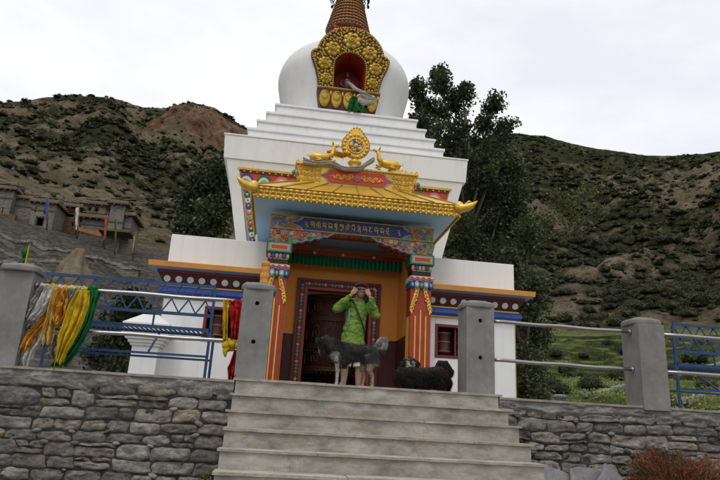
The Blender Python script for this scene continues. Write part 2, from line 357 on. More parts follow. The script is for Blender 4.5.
def mat_hill():
    t = NT('hillside'); A = t.attr('Col'); sp = t.n('ShaderNodeSeparateColor'); t.l(A.outputs['Color'], sp.inputs[0])
    n1 = t.noise(.07, 9, .68); n2 = t.noise(.45, 9, .72); n3 = t.noise(2.2, 6, .7)
    scree = t.ramp(n1, [(.34, (.11, .082, .042)), (.5, (.235, .18, .105)), (.64, (.39, .31, .20))])
    scree = t.mix(t.ramp(n2, [(.5, 0.0), (.62, .75)]), scree, (.060, .055, .030))
    scree = t.mix(t.ramp(n3, [(.5, 0.0), (.64, .6)]), scree, (.30, .26, .20)); scree = t.mix(t.ramp(t.noise(.8, 9, .8), [(.52, 0.0), (.60, .75)]), scree, (.045, .045, .027))
    sp5 = t.noise(3.6, 5, .75); scree = t.mix(t.ramp(sp5, [(.55, 0.0), (.59, .8)]), scree, (.040, .044, .024)); scree = t.mix(t.ramp(t.noise(5.5, 3, .7), [(.60, 0.0), (.66, .5)]), scree, (.40, .36, .29))
    rock = t.ramp(t.noise(.16, 10, .75), [(.40, (.05, .034, .022)), (.47, (.16, .092, .052)), (.55, (.27, .165, .10)), (.64, (.38, .265, .175))])
    scree = t.mix(t.ramp(t.noise(.16, 8, .7, t.mapping((1, 1, .30))), [(.54, 0.0), (.62, .7)]), scree, (.34, .28, .195))
    a = t.mix(sp.outputs[1], scree, rock)
    sh = t.ramp(n2, [(.38, (.018, .023, .007)), (.5, (.045, .052, .019)), (.62, (.095, .095, .038))])
    n4 = t.noise(.30, 8, .78)
    md = t.n('ShaderNodeMath', operation='MULTIPLY_ADD'); t.l(sp.outputs[0], md.inputs[0]); md.inputs[1].default_value = .55; t.l(n4, md.inputs[2])
    a = t.mix(t.ramp(md.outputs[0], [(.775, 0.0), (.835, 1.0)]), a, sh)
    g = t.ramp(t.noise(.30, 8, .7), [(.36, (.10, .14, .035)), (.5, (.24, .30, .08)), (.64, (.38, .40, .16))])
    g = t.mix(t.ramp(n3, [(.52, 0.0), (.7, .5)]), g, (.045, .062, .02))
    ge = t.n('ShaderNodeNewGeometry'); sx_ = t.n('ShaderNodeSeparateXYZ'); t.l(ge.outputs['True Normal'], sx_.inputs[0])
    bank = t.ramp(n2, [(.4, (.04, .055, .02)), (.55, (.10, .115, .042)), (.68, (.20, .18, .10))])
    g = t.mix(t.ramp(sx_.outputs[2], [(.70, 1.0), (.82, 0.0)]), g, bank)
    a = t.mix(sp.outputs[2], a, g)
    st = t.ramp(t.noise(1.1, 9, .75, t.mapping((1, 1, 3))), [(.34, (.07, .058, .044)), (.5, (.205, .185, .15)), (.66, (.34, .31, .26))])
    v = t.n('ShaderNodeTexVoronoi'); v.inputs['Scale'].default_value = 2.6; t.l(t.mapping((1, 1, 2)), v.inputs['Vector'])
    st = t.mix(t.ramp(v.outputs['Distance'], [(.30, 0.0), (.62, .45)]), st, (.03, .027, .022))
    a = t.mix(A.outputs['Alpha'], a, st)
    hm = t.n('ShaderNodeMath', operation='ADD'); t.l(n2, hm.inputs[0]); t.l(n3, hm.inputs[1])
    t.bump(hm.outputs[0], 1.0, 1.6); return t.set(a, .95, 0, .1)
hill = np_mesh('hillside', verts, faces, mat_hill(), mask, True); tag(hill, None, None, None, 'structure')

mb = MB(); n = 64
mb.add([(0, 0, -2.0)]+[(3000*math.cos(2*PI*j/n), 3000*math.sin(2*PI*j/n), -2.0) for j in range(n)], [[0, 1+j, 1+(j+1) % n] for j in range(n)], mat_mortar('gravel_ground', (.20, .18, .15)))
tag(mb.build('ground'), None, None, None, 'structure')

# ------------------------------------------------------------------ leaf clouds
def leaf_cloud(centres, radii, per, size, base, var=.35, flat=.0, up=.25):
    """quads scattered in gaussian clumps; returns verts, faces, colours"""
    centres = np.asarray(centres, np.float32); k = len(centres); radii = np.broadcast_to(np.asarray(radii, np.float32).reshape(-1, 1), (k, 1))
    c = np.repeat(centres, per, 0); off = rng.normal(0, 1, (k*per, 3)); off /= np.maximum(1, np.linalg.norm(off, axis=1, keepdims=True)/1.7)
    off *= np.repeat(radii, per, 0)*.62; off[:, 2] *= (1-flat); c = c+off
    nrm = rng.normal(0, 1, c.shape); nrm[:, 2] = np.abs(nrm[:, 2])+up; nrm /= np.linalg.norm(nrm, axis=1, keepdims=True)
    t = np.cross(nrm, rng.normal(0, 1, c.shape)); t /= np.linalg.norm(t, axis=1, keepdims=True); b = np.cross(nrm, t)
    s = size*rng.uniform(.6, 1.35, (len(c), 1)); 
    v = np.stack([c-t*s*.5, c+b*s*.32, c+t*s*.5, c-b*s*.32], 1).reshape(-1, 3)
    f = np.arange(len(v)).reshape(-1, 4)
    cl = np.repeat(rng.uniform(1-var, 1+var, (k, 1)), per, 0)*rng.uniform(.75, 1.25, (len(c), 1))
    col = np.asarray(base)[None, :]*cl; hue = rng.uniform(-.15, .25, (len(c), 1)); col = col*np.concatenate([1+hue, np.ones_like(hue), 1-hue*.5], 1)
    return v, f, np.repeat(np.clip(col, 0, 1), 4, 0)
# shrub variants, each 1 m wide, its base at the origin
def shrub_arrays(k, per, size, seed, base):
    r = np.random.default_rng(seed); th = r.uniform(0, 2*PI, k); ph = np.arccos(r.uniform(0, 1, k)); rr = r.uniform(.55, 1, k)*(.8+.25*np.sin(th*3+seed))
    c = np.stack([.42*rr*np.sin(ph)*np.cos(th), .42*rr*np.sin(ph)*np.sin(th), .12+.36*rr*np.cos(ph)], 1)
    v, f, cl = leaf_cloud(c, .13, per, size, base, .4, .2)
    # woody core so the middle is not hollow
    bm = bmesh.new(); bmesh.ops.create_icosphere(bm, subdivisions=1, radius=.33)
    cv = np.array([tuple(q.co) for q in bm.verts]); cf = np.array([[q.index for q in p.verts] for p in bm.faces]); bm.free()
    cv = cv*np.array([1, 1, .75])+[0, 0, .17]; cf = np.concatenate([cf, cf[:, 2:3]], 1)
    return v, f, cl, cv, cf
def shrub_mesh(name, k, per, size, seed, base):
    v, f, cl, cv, cf = shrub_arrays(k, per, size, seed, base)
    bmv = np.concatenate([v, cv]); cols = np.concatenate([cl, np.tile(np.array(base)*.6, (len(cv), 1))])
    me = bpy.data.meshes.new(name); me.from_pydata(bmv.tolist(), [], f.tolist()+[[a, b, c] for a, b, c, _ in (cf+len(v)).tolist()])
    a = me.color_attributes.new('Col', 'FLOAT_COLOR', 'POINT'); arr = np.ones((len(bmv), 4), np.float32); arr[:, :3] = cols; a.data.foreach_set('color', arr.ravel())
    me.materials.append(MT['leaf']); return me
JUN = (.052, .062, .022)
near_v = [shrub_mesh('shrub', 70, 16, .055, s, JUN) for s in range(5)]
cand = []
tries = 0
while len(cand) < 9500 and tries < 60000:
    tries += 1
    az = random.uniform(-32, 46); d = 90*math.exp(random.random()**.8*math.log(325/90)); th = R(az); x, y = d*math.sin(th), d*math.cos(th)
    den = shrub_density(az, d, x, y)
    if random.random() < max(.05, min(1, (den-.02)*2.0)) and d > 87:
        L = az < 2
        cand.append((az, d, random.choice([1.0, 1.5, 2.0, 2.6, 3.4])*random.uniform(.7, 1.2)*(1.1 if den > .35 else .9)*(1.0 if not L else .85)))
cand.sort(key=lambda c: -c[2]/c[1])
vis = [c for c in cand if (-26 < c[0] < -4) or (20 < c[0] < 41)]
indiv = set(id(c) for c in vis[:290])
far_arr = [shrub_arrays(22, 5, .16, 50+s, JUN) for s in range(4)]
FV, FF, FC = [], [], []; base_i = 0; k = 0
for c in cand:
    az, d, s = c; p = tpos(az, d); rz = random.uniform(0, 6.28)
    if id(c) in indiv:
        o = bpy.data.objects.new('shrub', near_v[k % 5]); COL.objects.link(o); o.location = p-Vector((0, 0, .05*s)); o.rotation_euler.z = rz
        o.scale = (s*random.uniform(.9, 1.5), s*random.uniform(.9, 1.3), s*random.uniform(.7, 1.0)); k += 1
        tag(o, 'dark green juniper shrub growing on the bare slope of the mountainside', 'shrub', 'juniper shrubs dotted over the mountainsides')
    else:
        v, f, cl, cv, cf = far_arr[random.randrange(4)]; cc, ss = math.cos(rz), math.sin(rz)
        av = np.concatenate([v, cv]); ac = np.concatenate([cl, np.tile(np.array(JUN)*.6, (len(cv), 1))])*random.uniform(.7, 1.3)
        sx, sz = s*random.uniform(.95, 1.6), s*random.uniform(.6, .9)
        q = np.stack([(av[:, 0]*cc-av[:, 1]*ss)*sx, (av[:, 0]*ss+av[:, 1]*cc)*sx, av[:, 2]*sz-.05*s], 1)+np.array(p)
        FV.append(q); FF.append(np.concatenate([f, cf+len(v)])+base_i); FC.append(ac); base_i += len(av)
me_v, me_f, me_c = np.concatenate(FV), np.concatenate(FF), np.concatenate(FC)
# split quads and degenerate triangles
tri = me_f[:, 2] == me_f[:, 3]; F3 = np.concatenate([me_f[~tri][:, [0, 1, 2]], me_f[~tri][:, [0, 2, 3]], me_f[tri][:, :3]])
so_ = np_mesh('shrub_cover', me_v, F3, MT['leaf'], me_c); tag(so_, 'low dark shrubs massed over the far mountainsides', 'shrubs', None, 'stuff')

# bushes on the green terraces at the right
bush_px = [(505, 384, 33, 30), (527, 392, 24, 15), (566, 372, 17, 12), (590, 388, 22, 13), (556, 356, 16, 10), (574, 374, 20, 11), (622, 374, 30, 14), (626, 350, 14, 9), (608, 342, 12, 7), (548, 384, 24, 14), (560, 393, 20, 12), (695, 359, 26, 14), (706, 386, 20, 9), (584, 357, 12, 7), (540, 368, 14, 11)]
for i, (px, py, wpx, hpx) in enumerate(bush_px):
    # find the spot on the field seen there
    dv = at(px, py+hpx*.4, 1)-Vector((0, 0, EYE)); az = math.degrees(math.atan2(dv.x, dv.y)); tt = dv.z/math.hypot(dv.x, dv.y)
    d = 19
    while d < 92 and (terrain_z(az, d)-EYE)/d < tt: d += .4
    p = tpos(az, d); s = 1.3*wpx/606*d
    o = bpy.data.objects.new('bush', shrub_mesh('bush', 150, 22, .045*min(1, 25/d)+.012, 90+i, (.050, .068, .026))); COL.objects.link(o)
    o.location = p-Vector((0, 0, .06*s)); o.scale = (s*1.05, s*1.05, hpx/606*d/.52); o.rotation_euler.z = i
    tag(o, 'dark green bush growing on the grassy terraces right of the stupa', 'bush', 'bushes on the grassy terraces')

gp = []; rg = random.Random(12)
while len(gp) < 5200:
    az = rg.uniform(21, 46); d = 20*math.exp(rg.random()*math.log(90/20)); th = R(az); x, y = d*math.sin(th), d*math.cos(th)
    if FR(x*.12, y*.3, 3.3, 4)+.12*N3(x, y) < -.02: continue
    p = tpos(az, d); gp.append((p.x, p.y, p.z+.10))
gp = np.array(gp); v, f, c_ = leaf_cloud(gp, .42, 16, .08, (.19, .235, .075), .6, .6, -.6)
o = np_mesh('tall_grass', v, f, MT['leaf'], c_); tag(o, 'uneven pale green grass growing over the terraces at the right', 'grass', None, 'stuff')

# ================================================================== PLATFORM, WALLS, STEPS
YW = 6.6
mb = MB(); mb.box(-12, 15, YW+.30, 19, -2.2, -.004, 'floor'); tag(mb.build('platform'), None, None, None, 'structure')

def stone_wall(name, x0, x1, label, seed, zt=-.012):
    t = thing(name, (x0, YW, -2.0), label, 'stone wall')
    rnd = random.Random(seed); mb = MB()
    mb.box(x0, x1, YW+.045, YW+.29, -2.0, zt-.03, 'gap'); mb.build('wall_core', t)
    mb = MB(); z = zt-.045; row = 0
    def wave(x, r): return .050*FR(x*.55, r*3.1, seed, 2)+.022*N3(x*2.1, r*5.3, seed)
    def stone(xa, xb, fa, fb, c, pw, bl):
        """one stone between the wavy lines fa (below) and fb (above)"""
        nx, nz = 14, 9; vs = []; g = rnd.uniform(.003, .009); ph = rnd.uniform(0, 50); sk = rnd.uniform(-.035, .035)
        chip = [(rnd.choice([-1, 1])*rnd.uniform(.75, 1), rnd.choice([-1, 1])*rnd.uniform(.6, 1), rnd.uniform(.25, .55)) for _ in range(rnd.choice([0, 1, 1, 2]))]
        for i in range(nz+1):
            for j in range(nx+1):
                u = -1+2*j/nx; v = -1+2*i/nz; m_ = max(abs(u), abs(v)); L_ = (abs(u)**pw+abs(v)**pw)**(1/pw) if m_ > 0 else 1
                k = m_/L_ if L_ > 0 else 1; uu, vv = u*k, v*k
                X = (xa+xb)/2+((xb-xa)/2-g)*uu; lo, hi = fa(X)+g, fb(X)-g; Z = (lo+hi)/2+(hi-lo)/2*vv; X += sk*vv*.5
                edge = 1-m_**12; nn = FR(X*8+ph, Z*12, seed, 4); fc_ = max(-.5, min(.5, 1.6*N3(X*4+ph, Z*6, 2.2)))
                X += .016*N3(X*13+ph, Z*13, 3.3)*(1 if m_ > .8 else .4); Z += .014*N3(X*13+ph, Z*13, 8.3)*(1 if m_ > .8 else .4)
                dep = bl*edge*.75+bl*.7*edge*fc_+.026*nn*edge+.013*FR(X*34, Z*44, ph, 3)*edge
                for cu, cv, cr_ in chip:
                    dd = math.hypot(uu-cu, (vv-cv)*.6)
                    if dd < cr_: dep -= bl*.9*(1-dd/cr_)
                vs.append((X, YW+.042-dep, Z))
        mb.add(vs, [[i*(nx+1)+j, i*(nx+1)+j+1, (i+1)*(nx+1)+j+1, (i+1)*(nx+1)+j] for i in range(nz) for j in range(nx)], 'stone', True, c)
    while z > -2.0:
        h = rnd.choice([.085, .10, .11, .12, .135, .15]) if row else .165; x = x0-rnd.uniform(0, .2)
        f0 = lambda X, r=row, z=z: z+(wave(X, r) if r else 0); f1 = lambda X, r=row+1, z=z, h=h: z-h+wave(X, r)
        while x < x1:
            wd = rnd.uniform(.12, .27)+h*rnd.uniform(.1, 1.7)
            xa, xb = max(x, x0), min(x+wd, x1)
            if xb-xa > .05:
                wr = rnd.random(); tone = rnd.uniform(.55, 1.2)
                c = (.180, .168, .145) if wr < .55 else (.205, .178, .135) if wr < .85 else (.23, .175, .11) if wr < .91 else (.135, .135, .132)
                c = scl(tuple(.65*q+.35*.165 for q in c), tone*2.0); pw = rnd.uniform(4, 14); bl = rnd.uniform(.015, .05)
                if h > .11 and wd > .18 and rnd.random() < .22:
                    q = rnd.uniform(.3, .7); fm = lambda X, q=q, r=row: f0(X)*(1-q)+f1(X)*q+.015*N3(X*4, r)
                    if rnd.random() < .5: stone(xa, xb, fm, f0, c, pw, bl)
                    else: xm = xa+(xb-xa)*rnd.uniform(.35, .65); stone(xa, xm, fm, f0, c, pw, bl); stone(xm, xb, fm, f0, scl(c, .8), pw, bl*.8)
                    stone(xa, xb, f1, fm, scl(c, rnd.uniform(.7, 1.2)), rnd.uniform(3.5, 9), rnd.uniform(.015, .05))
                else: stone(xa, xb, f1, f0, c, pw, bl)
                if rnd.random() < .22 and row:                             # small wedge stones packed in the joints
                    zc = f0(xb)-.004; r_ = rnd.uniform(.012, .026); mb.ell((xb, YW+.022, zc), (r_*2.2, .022, r_), 'stone', 8, 6, Matrix.Rotation(rnd.uniform(-.4, .4), 3, 'Y'), scl(c, rnd.uniform(.7, 1.3)))
            x += wd
        z -= h; row += 1
    mb.build('stonework', t)
    # mortar smeared unevenly over the topmost stones
    mb = MB(); nx = int((x1-x0)/.018); nz = 16; vs = []
    for a in range(nz+1):
        for b in range(nx+1):
            X = x0+(x1-x0)*b/nx; lo = zt-.15+.06*FR(X*1.7, seed, 0, 4); Z = lo+(zt-.02-lo)*a/nz; e_ = a/nz
            lump = FR(X*4.5, Z*9, seed, 5); Y = YW+.004-.030*lump-.012*FR(X*22, Z*26, seed, 3)+.030*max(0, 1-e_*3.2)+.014*max(0, N3(X*3.3, Z*5, 9))
            vs.append((X, Y, Z))
    mb.add(vs, [[a*(nx+1)+b, a*(nx+1)+b+1, (a+1)*(nx+1)+b+1, (a+1)*(nx+1)+b] for a in range(nz) for b in range(nx)], 'mortar', True); mb.build('mortar_band', t)
    # thin slab coping in uneven lengths
    mb = MB(); x = x0; rnd = random.Random(seed+5)
    while x < x1-.05:
        l = min(rnd.uniform(.5, 1.3), x1-x); k = max(2, int(l/.06)); dz = rnd.uniform(-.004, .004)
        fr = [(x+l*i/k, YW-.022+.012*FR((x+l*i/k)*7, seed, 1, 3), 0) for i in range(k+1)]
        lo = [(p[0], p[1]+.006, zt-.024+dz+.004*N3(p[0]*9, 1)) for p in fr]; hi = [(p[0], p[1], zt+dz+.004*N3(p[0]*7, 4)) for p in fr]
        bk = [(p[0], YW+.30, zt-.024+dz) for p in fr]; bh = [(p[0], YW+.30, zt+dz) for p in fr]; n1 = k+1
        fs = []
        for i in range(k):
            fs += [[i, i+1, n1+i+1, n1+i], [n1+i, n1+i+1, 3*n1+i+1, 3*n1+i], [i, 2*n1+i, 2*n1+i+1, i+1], [2*n1+i, 3*n1+i, 3*n1+i+1, 2*n1+i+1]]
        fs += [[0, n1, 3*n1, 2*n1], [k, 2*n1+k, 3*n1+k, n1+k]]
        mb.add(lo+hi+bk+bh, fs, 'tread'); x += l-.0
    mb.build('coping', t); return t
stone_wall('retaining_wall', -9.0, -.412, 'rough grey stone retaining wall left of the steps under the draped scarves', 11)
stone_wall('retaining_wall', 2.462, 11.0, 'rough grey stone retaining wall right of the steps behind the brown bush', 23)

st = thing('stone_steps', (CX, YW, -2.0), 'broad grey concrete steps with thin slab treads leading up to the stupa', 'steps')
SX0, SX1 = -.412, 2.462; RS, TR = .162, .2805
for k in range(13):
    yf = YW-TR*k; zt = -RS*k+.012
    mb = MB(); mb.box(SX0+.012, SX1-.012, yf, yf+TR+.28 if k == 0 else yf+TR-.001, -2.0 if k else -2.0, zt-.024, 'riser'); mb.build('riser', st)
    rnd = random.Random(40+k); mb = MB(); cuts = [SX0-rnd.uniform(0, .03)]+sorted(rnd.uniform(SX0+.5, SX1-.5) for _ in range(rnd.choice([1, 2])))+[SX1+rnd.uniform(0, .04)]
    for a, b in zip(cuts[:-1], cuts[1:]):
        kk = max(3, int((b-a)/.05)); dz = rnd.uniform(-.003, .003)
        fx = [a+.002+(b-a-.004)*i/kk for i in range(kk+1)]; fy = [yf-.028+.018*FR(x*5, k, 1, 5)+.03*max(0, N3(x*6, k*3.3, 4)-.38) for x in fx]; n1 = kk+1; yb = yf+(TR-.003 if k else .30)
        lo = [(x, y+.004, zt-.024+.003*N3(x*9, k)) for x, y in zip(fx, fy)]; hi = [(x, y, zt+dz+.003*N3(x*6, k, 3)) for x, y in zip(fx, fy)]
        bk = [(x, yb, zt-.024) for x in fx]; bh = [(x, yb, zt+dz) for x in fx]; fs = []
        for i in range(kk): fs += [[i, i+1, n1+i+1, n1+i], [n1+i, n1+i+1, 3*n1+i+1, 3*n1+i], [i, 2*n1+i, 2*n1+i+1, i+1], [2*n1+i, 3*n1+i, 3*n1+i+1, 2*n1+i+1]]
        fs += [[0, n1, 3*n1, 2*n1], [kk, 2*n1+kk, 3*n1+kk, n1+kk]]
        mb.add(lo+hi+bk+bh, fs, 'tread')
    mb.build('tread', st)

# concrete posts
def post(cx, label, h=.97, w=.325, holes=True, flush=True):
    t = thing('concrete_post', (cx, YW+w/2, 0), label, 'post', 'concrete posts of the railing'); sh = bmesh.new()
    y0, y1 = YW-.004, YW+w; mb = MB(); x0, x1 = cx-w/2, cx+w/2; z0 = -.055 if flush and not holes else -.012
    if not flush: y0 = YW+.03
    if not holes:
        mb.box(x0, x1, y0-(.030 if flush else 0), y1, z0, h, 'post')
    else:
        hz = [.40, .815]; r = .028; xs = [x0, cx-r*1.2, cx+r*1.2, x1]; zs = [z0]+sum([[q-r*1.2, q+r*1.2] for q in hz], [])+[h]
        mb.box(x0, xs[1], y0, y1, z0, h, 'post'); mb.box(xs[2], x1, y0, y1, z0, h, 'post')
        for a, b in ((zs[0], zs[1]), (zs[2], zs[3]), (zs[4], zs[5])): mb.box(xs[1], xs[2], y0, y1, a, b, 'post')
        for q in hz:
            mb.box(xs[1], xs[2], y0+.12, y1, q-r*1.2, q+r*1.2, 'post')
            nn = 16; ring = [(cx+r*.85*math.cos(2*PI*j/nn), y0, q+r*.85*math.sin(2*PI*j/nn)) for j in range(nn)]
            sq = [(cx+r*1.2*max(-1, min(1, 1.45*math.cos(2*PI*j/nn))), y0, q+r*1.2*max(-1, min(1, 1.45*math.sin(2*PI*j/nn)))) for j in range(nn)]
            back = [(p[0], y0+.06, p[2]) for p in ring]
            mb.add(sq+ring+back, [[j, (j+1) % nn, nn+(j+1) % nn, nn+j] for j in range(nn)]+[[nn+j, nn+(j+1) % nn, 2*nn+(j+1) % nn, 2*nn+j] for j in range(nn)], 'post')
    mb.build('shaft', t, 0)
    mb = MB(); cw = w/2+.032; prof = [(cw*.97, h-.004), (cw, h+.012), (cw, h+.042), (cw*.93, h+.062), (cw*.6, h+.085), (0.001, h+.094)]
    vs = []; nn = 32
    for r, z in prof:
        for j in range(nn):
            tt = 2*PI*j/nn; c_, s_ = math.cos(tt), math.sin(tt); q = (abs(c_)**5+abs(s_)**5)**(-1/5)
            q = q*.75+.25
            vs.append((cx+r*c_*q, YW+w/2+r*s_*q, z))
    fs = [[i*nn+j, i*nn+(j+1) % nn, (i+1)*nn+(j+1) % nn, (i+1)*nn+j] for i in range(len(prof)-1) for j in range(nn)]+[list(range(nn))[::-1]]
    mb.add(vs, fs, 'post', False); mb.build('cap', t, .004); return t
post(-2.765, 'concrete post at the far left end of the scarf draped railing', holes=False, flush=False)
post(-.262, 'concrete post with two holes left of the steps carrying the orange bottle')
post(2.248, 'concrete post with two holes at the right of the top step')
post(4.31, 'plain concrete post farthest right along the railing, flush with the wall face', holes=False, h=.93)

def rail(x0, x1, z, label):
    mb = MB(); y = YW+.13; k = 12
    mb.tube([(x0+(x1-x0)*i/k, y, z+.004*math.sin(i*1.3)) for i in range(k+1)], .021, 'steel', 12)
    for x, s in ((x0, 1), (x1, -1)): mb.tube([(x-.0*s, y, z), (x+.02*s, y, z)], .034, 'steel', 12)
    tag(mb.build('handrail'), label, 'rail', 'steel rails between the posts')
for a, b, n_ in ((-2.60, -.425, 'between the left pair of posts'), (2.412, 4.146, 'between the right pair of posts'), (4.474, 9.5, 'running out of the picture from the rightmost post'), (-8, -2.93, 'beyond the leftmost post')):
    if a < -5: continue
    rail(a, b, .842, 'upper steel rail '+n_); rail(a, b, .400, 'lower steel rail '+n_)

# ================================================================== BENCHES
def bench(x0, x1, label):
    t = thing('metal_bench', ((x0+x1)/2, 7.5, 0), label, 'bench', 'blue metal benches behind the railing'); yb, yf = 7.3, 7.78
    mb = MB(); mb.bar((x0, yb, 1.095), (x1, yb, 1.095), .028, .034, 'blue_steel'); mb.bar((x0, yb, .745), (x1, yb, .745), .028, .034, 'blue_steel')
    mb.bar((x0, yb, .80+.12), (x1, yb, .80+.12), .010, .010, 'blue_steel')
    n = round((x1-x0)/.20); dx = (x1-x0)/n
    for i in range(n):
        a = x0+i*dx; mb.bar((a, yb-.003, 1.08), (a+dx, yb-.003, .76), .012, .016, 'blue_steel'); mb.bar((a+dx, yb+.012, 1.08), (a, yb+.012, .76), .012, .016, 'blue_steel')
    mb.build('backrest', t)
    mb = MB(); mb.bar((x0, yb, .575), (x1, yb, .575), .03, .035, 'blue_steel'); mb.bar((x0, yf, .575), (x1, yf, .575), .03, .035, 'blue_steel')
    n = int((x1-x0)/.055)
    for i in range(n): a = x0+.03+i*.055; mb.bar((a, yb+.02, .58), (a, yf-.02, .58), .02, .012, 'blue_steel')
    mb.build('seat', t)
    for x in (x0, x1):
        for y in (yb, yf):
            mb = MB(); mb.bar((x, y, 0), (x, y, .555 if y == yf else 1.075), .030, .030, 'blue_steel', (0, 1, 0)); mb.build('leg', t)
    mb = MB()
    for y in (yb, yf): mb.bar((x0, y, .27), (x1, y, .27), .022, .024, 'blue_steel')
    for x in np.arange(x0+.55, x1, .75):
        mb.bar((x, yb, .58), (x, yb, .745), .02, .02, 'blue_steel', (0, 1, 0)); mb.bar((x, yf, .56), (x, yb, .29), .02, .02, 'blue_steel')
    mb.build('stretcher', t)
bench(-2.76, -.80, 'long blue metal bench with trellis backrest behind the left railing')
bench(5.10, 7.05, 'blue metal bench with trellis backrest behind the rightmost railing')

# ================================================================== STUPA
YB = 9.7; YC = 13.25
S = thing('stupa', (CX, YB, 0), 'white Buddhist stupa with gilded niche, painted porch and stepped terraces', 'stupa')
def smooth_prof(p, m=6):
    out = []
    for i in range(len(p)-1):
        a, b, c, d = p[max(i-1, 0)], p[i], p[i+1], p[min(i+2, len(p)-1)]
        for k in range(m):
            t = k/m; out.append(tuple(.5*(2*b[q]+(c[q]-a[q])*t+(2*a[q]-5*b[q]+4*c[q]-d[q])*t*t+(3*b[q]-a[q]-3*c[q]+d[q])*t**3) for q in (0, 1)))
    return out+[p[-1]]
def bx(mb, hw0, hw1, y0, y1, z0, z1, m): mb.box(CX+hw0, CX+hw1, y0, y1, z0, z1, m)
# base with porch recess and side window openings
mb = MB(); Z1 = 1.60
for s in (-1, 1):
    for (a, b, c, d) in ((1.05, 1.50, 0, Z1), (2.22, 2.87, 0, Z1), (1.50, 2.22, 0, .72), (1.50, 2.22, 1.27, Z1)):
        x0, x1 = sorted((s*a, s*b)); bx(mb, x0, x1, YB, YB+.35, c, d, 'white')
    x0, x1 = sorted((s*1.05, s*2.87)); bx(mb, x0, x1, YB+.35, 16.8, 0, Z1, 'white')
bx(mb, -1.05, 1.05, 12.2, 16.8, 0, Z1, 'white')
mb.build('base_wall', S, .006)
mb = MB()                                        # corner mouldings in ochre
for s in (-1, 1): mb.box(CX+s*2.871-.007, CX+s*2.871+.007, YB-.006, YB+.02, 0, 1.44, 'gold_dk')
mb.build('corner_line', S)
for s in (-1, 1):
    mb = MB(); x0, x1 = sorted((s*1.50, s*2.22)); f = .045
    for a, b, c, d in ((x0, x1, .72, .72+f), (x0, x1, 1.27-f, 1.27), (x0, x0+f, .72+f, 1.27-f), (x1-f, x1, .72+f, 1.27-f)): bx(mb, a, b, YB-.012, YB+.12, c, d, 'darkred')
    for q in (x0+.36,): bx(mb, q-.015, q+.015, YB+.06, YB+.10, .765, 1.225, 'darkred')
    wdw = mb.build('window', S, .003)
    mb = MB(); bx(mb, x0, x1, YB+.33, YB+.345, .72, 1.27, 'dark'); mb.build('niche_back', wdw)
    for q in (x0+.2, x0+.53):
        mb = MB(); mb.lathe([(.02, .74), (.02, .80), (.11, .81), (.115, .85), (.11, .86), (.11, 1.12), (.115, 1.13), (.11, 1.17), (.02, 1.18), (.02, 1.26)], (CX+q, YB+.2, 0), 'maroon', 20)
        for z in (.845, 1.0, 1.145): mb.lathe([(.113, z-.008), (.119, z), (.113, z+.008)], (CX+q, YB+.2, 0), 'gold_dk', 20)
        mb.build('wheel_cylinder', wdw)
# ledge: blue torus, dotted frieze, orange slab
mb = MB()
def ring_box(mb, hwa, ya, hwb, yb, z0, z1, m, inner=None):
    """course round the block; (hwa, ya) at its bottom edge, (hwb, yb) at its top edge; split by the porch in front"""
    for s in (-1, 1):
        i = inner or 1.34
        a = [(CX+s*i, ya, z0), (CX+s*hwa, ya, z0), (CX+s*hwa, 16.8, z0), (CX+s*i, 16.8, z0)]; b = [(CX+s*i, yb, z1), (CX+s*hwb, yb, z1), (CX+s*hwb, 16.8, z1), (CX+s*i, 16.8, z1)]
        mb.hexa(a, b, m)
ring_box(mb, 2.93, YB-.06, 2.96, YB-.10, 1.405, 1.44, 'royal'); ring_box(mb, 2.96, YB-.10, 2.96, YB-.10, 1.44, 1.50, 'royal'); ring_box(mb, 2.96, YB-.10, 2.92, YB-.06, 1.50, 1.535, 'royal')
mb.build('blue_moulding', S)
mb = MB(); ring_box(mb, 2.915, YB-.05, 2.915, YB-.05, 1.385, 1.405, 'yellow'); ring_box(mb, 2.925, YB-.055, 2.925, YB-.055, 1.535, 1.558, 'yellow'); mb.build('yellow_line', S)
mb = MB(); ring_box(mb, 2.90, YB-.04, 2.99, YB-.13, 1.558, 1.735, 'maroon'); ring_box(mb, 3.0, YB-.155, 3.0, YB-.155, 1.735, 1.775, 'darkred')
fz = mb.build('frieze', S)
mb = MB()
for s in (-1, 1):
    x = 1.42
    while x < 2.93:
        z = 1.645; yy = YB-.04-.09*(z-1.558)/.177; nn = 18; tl = Vector((0, -.09, .177)).normalized(); pts = [Vector((CX+s*x, yy-.004, z))+Vector((1, 0, 0))*.052*math.cos(2*PI*j/nn)+tl*.052*math.sin(2*PI*j/nn) for j in range(nn)]
        mb.prism(pts, (0, -.010, -.004), 'off'); x += .178
mb.build('white_dot', fz)
mb = MB(); ring_box(mb, 3.12, YB-.29, 3.13, YB-.30, 1.79, 1.875, 'orange', 1.2); led = mb.build('ledge', S, .006)
mb = MB(); ring_box(mb, 3.0, YB-.16, 3.11, YB-.28, 1.7755, 1.789, 'lblue', 1.2); mb.build('ledge_soffit', led)
mb = MB()
for s in (-1, 1): bx(mb, *sorted((s*1.051, s*2.91)), YB+.09, 10.80, 1.876, 2.425, 'white')
bx(mb, -2.91, 2.91, 10.801, 16.7, 1.876, 2.425, 'white'); mb.build('upper_block', S, .01)
mb = MB()
for s in (-1, 1): bx(mb, *sorted((s*1.051, s*2.15)), YB+.55, 10.80, 2.426, 2.52, 'white')
bx(mb, -2.15, 2.15, 10.801, 16.3, 2.426, 2.52, 'white'); mb.build('upper_slab', S, .008)
mb = MB(); mb.box(CX-2.02, CX+2.02, YC-2.12, YC+2.12, 2.521, 2.60, 'off')
k = 44
for i in range(k):
    for s, (x, y) in (('f', (CX-2.02+4.04*(i+.5)/k, YC-2.125)),): mb.ell((x, y, 2.60), (.045, .03, .06), ['vermilion', 'royal', 'lime', 'pink'][i % 4], 8, 6)
mb.build('lotus_band', S)
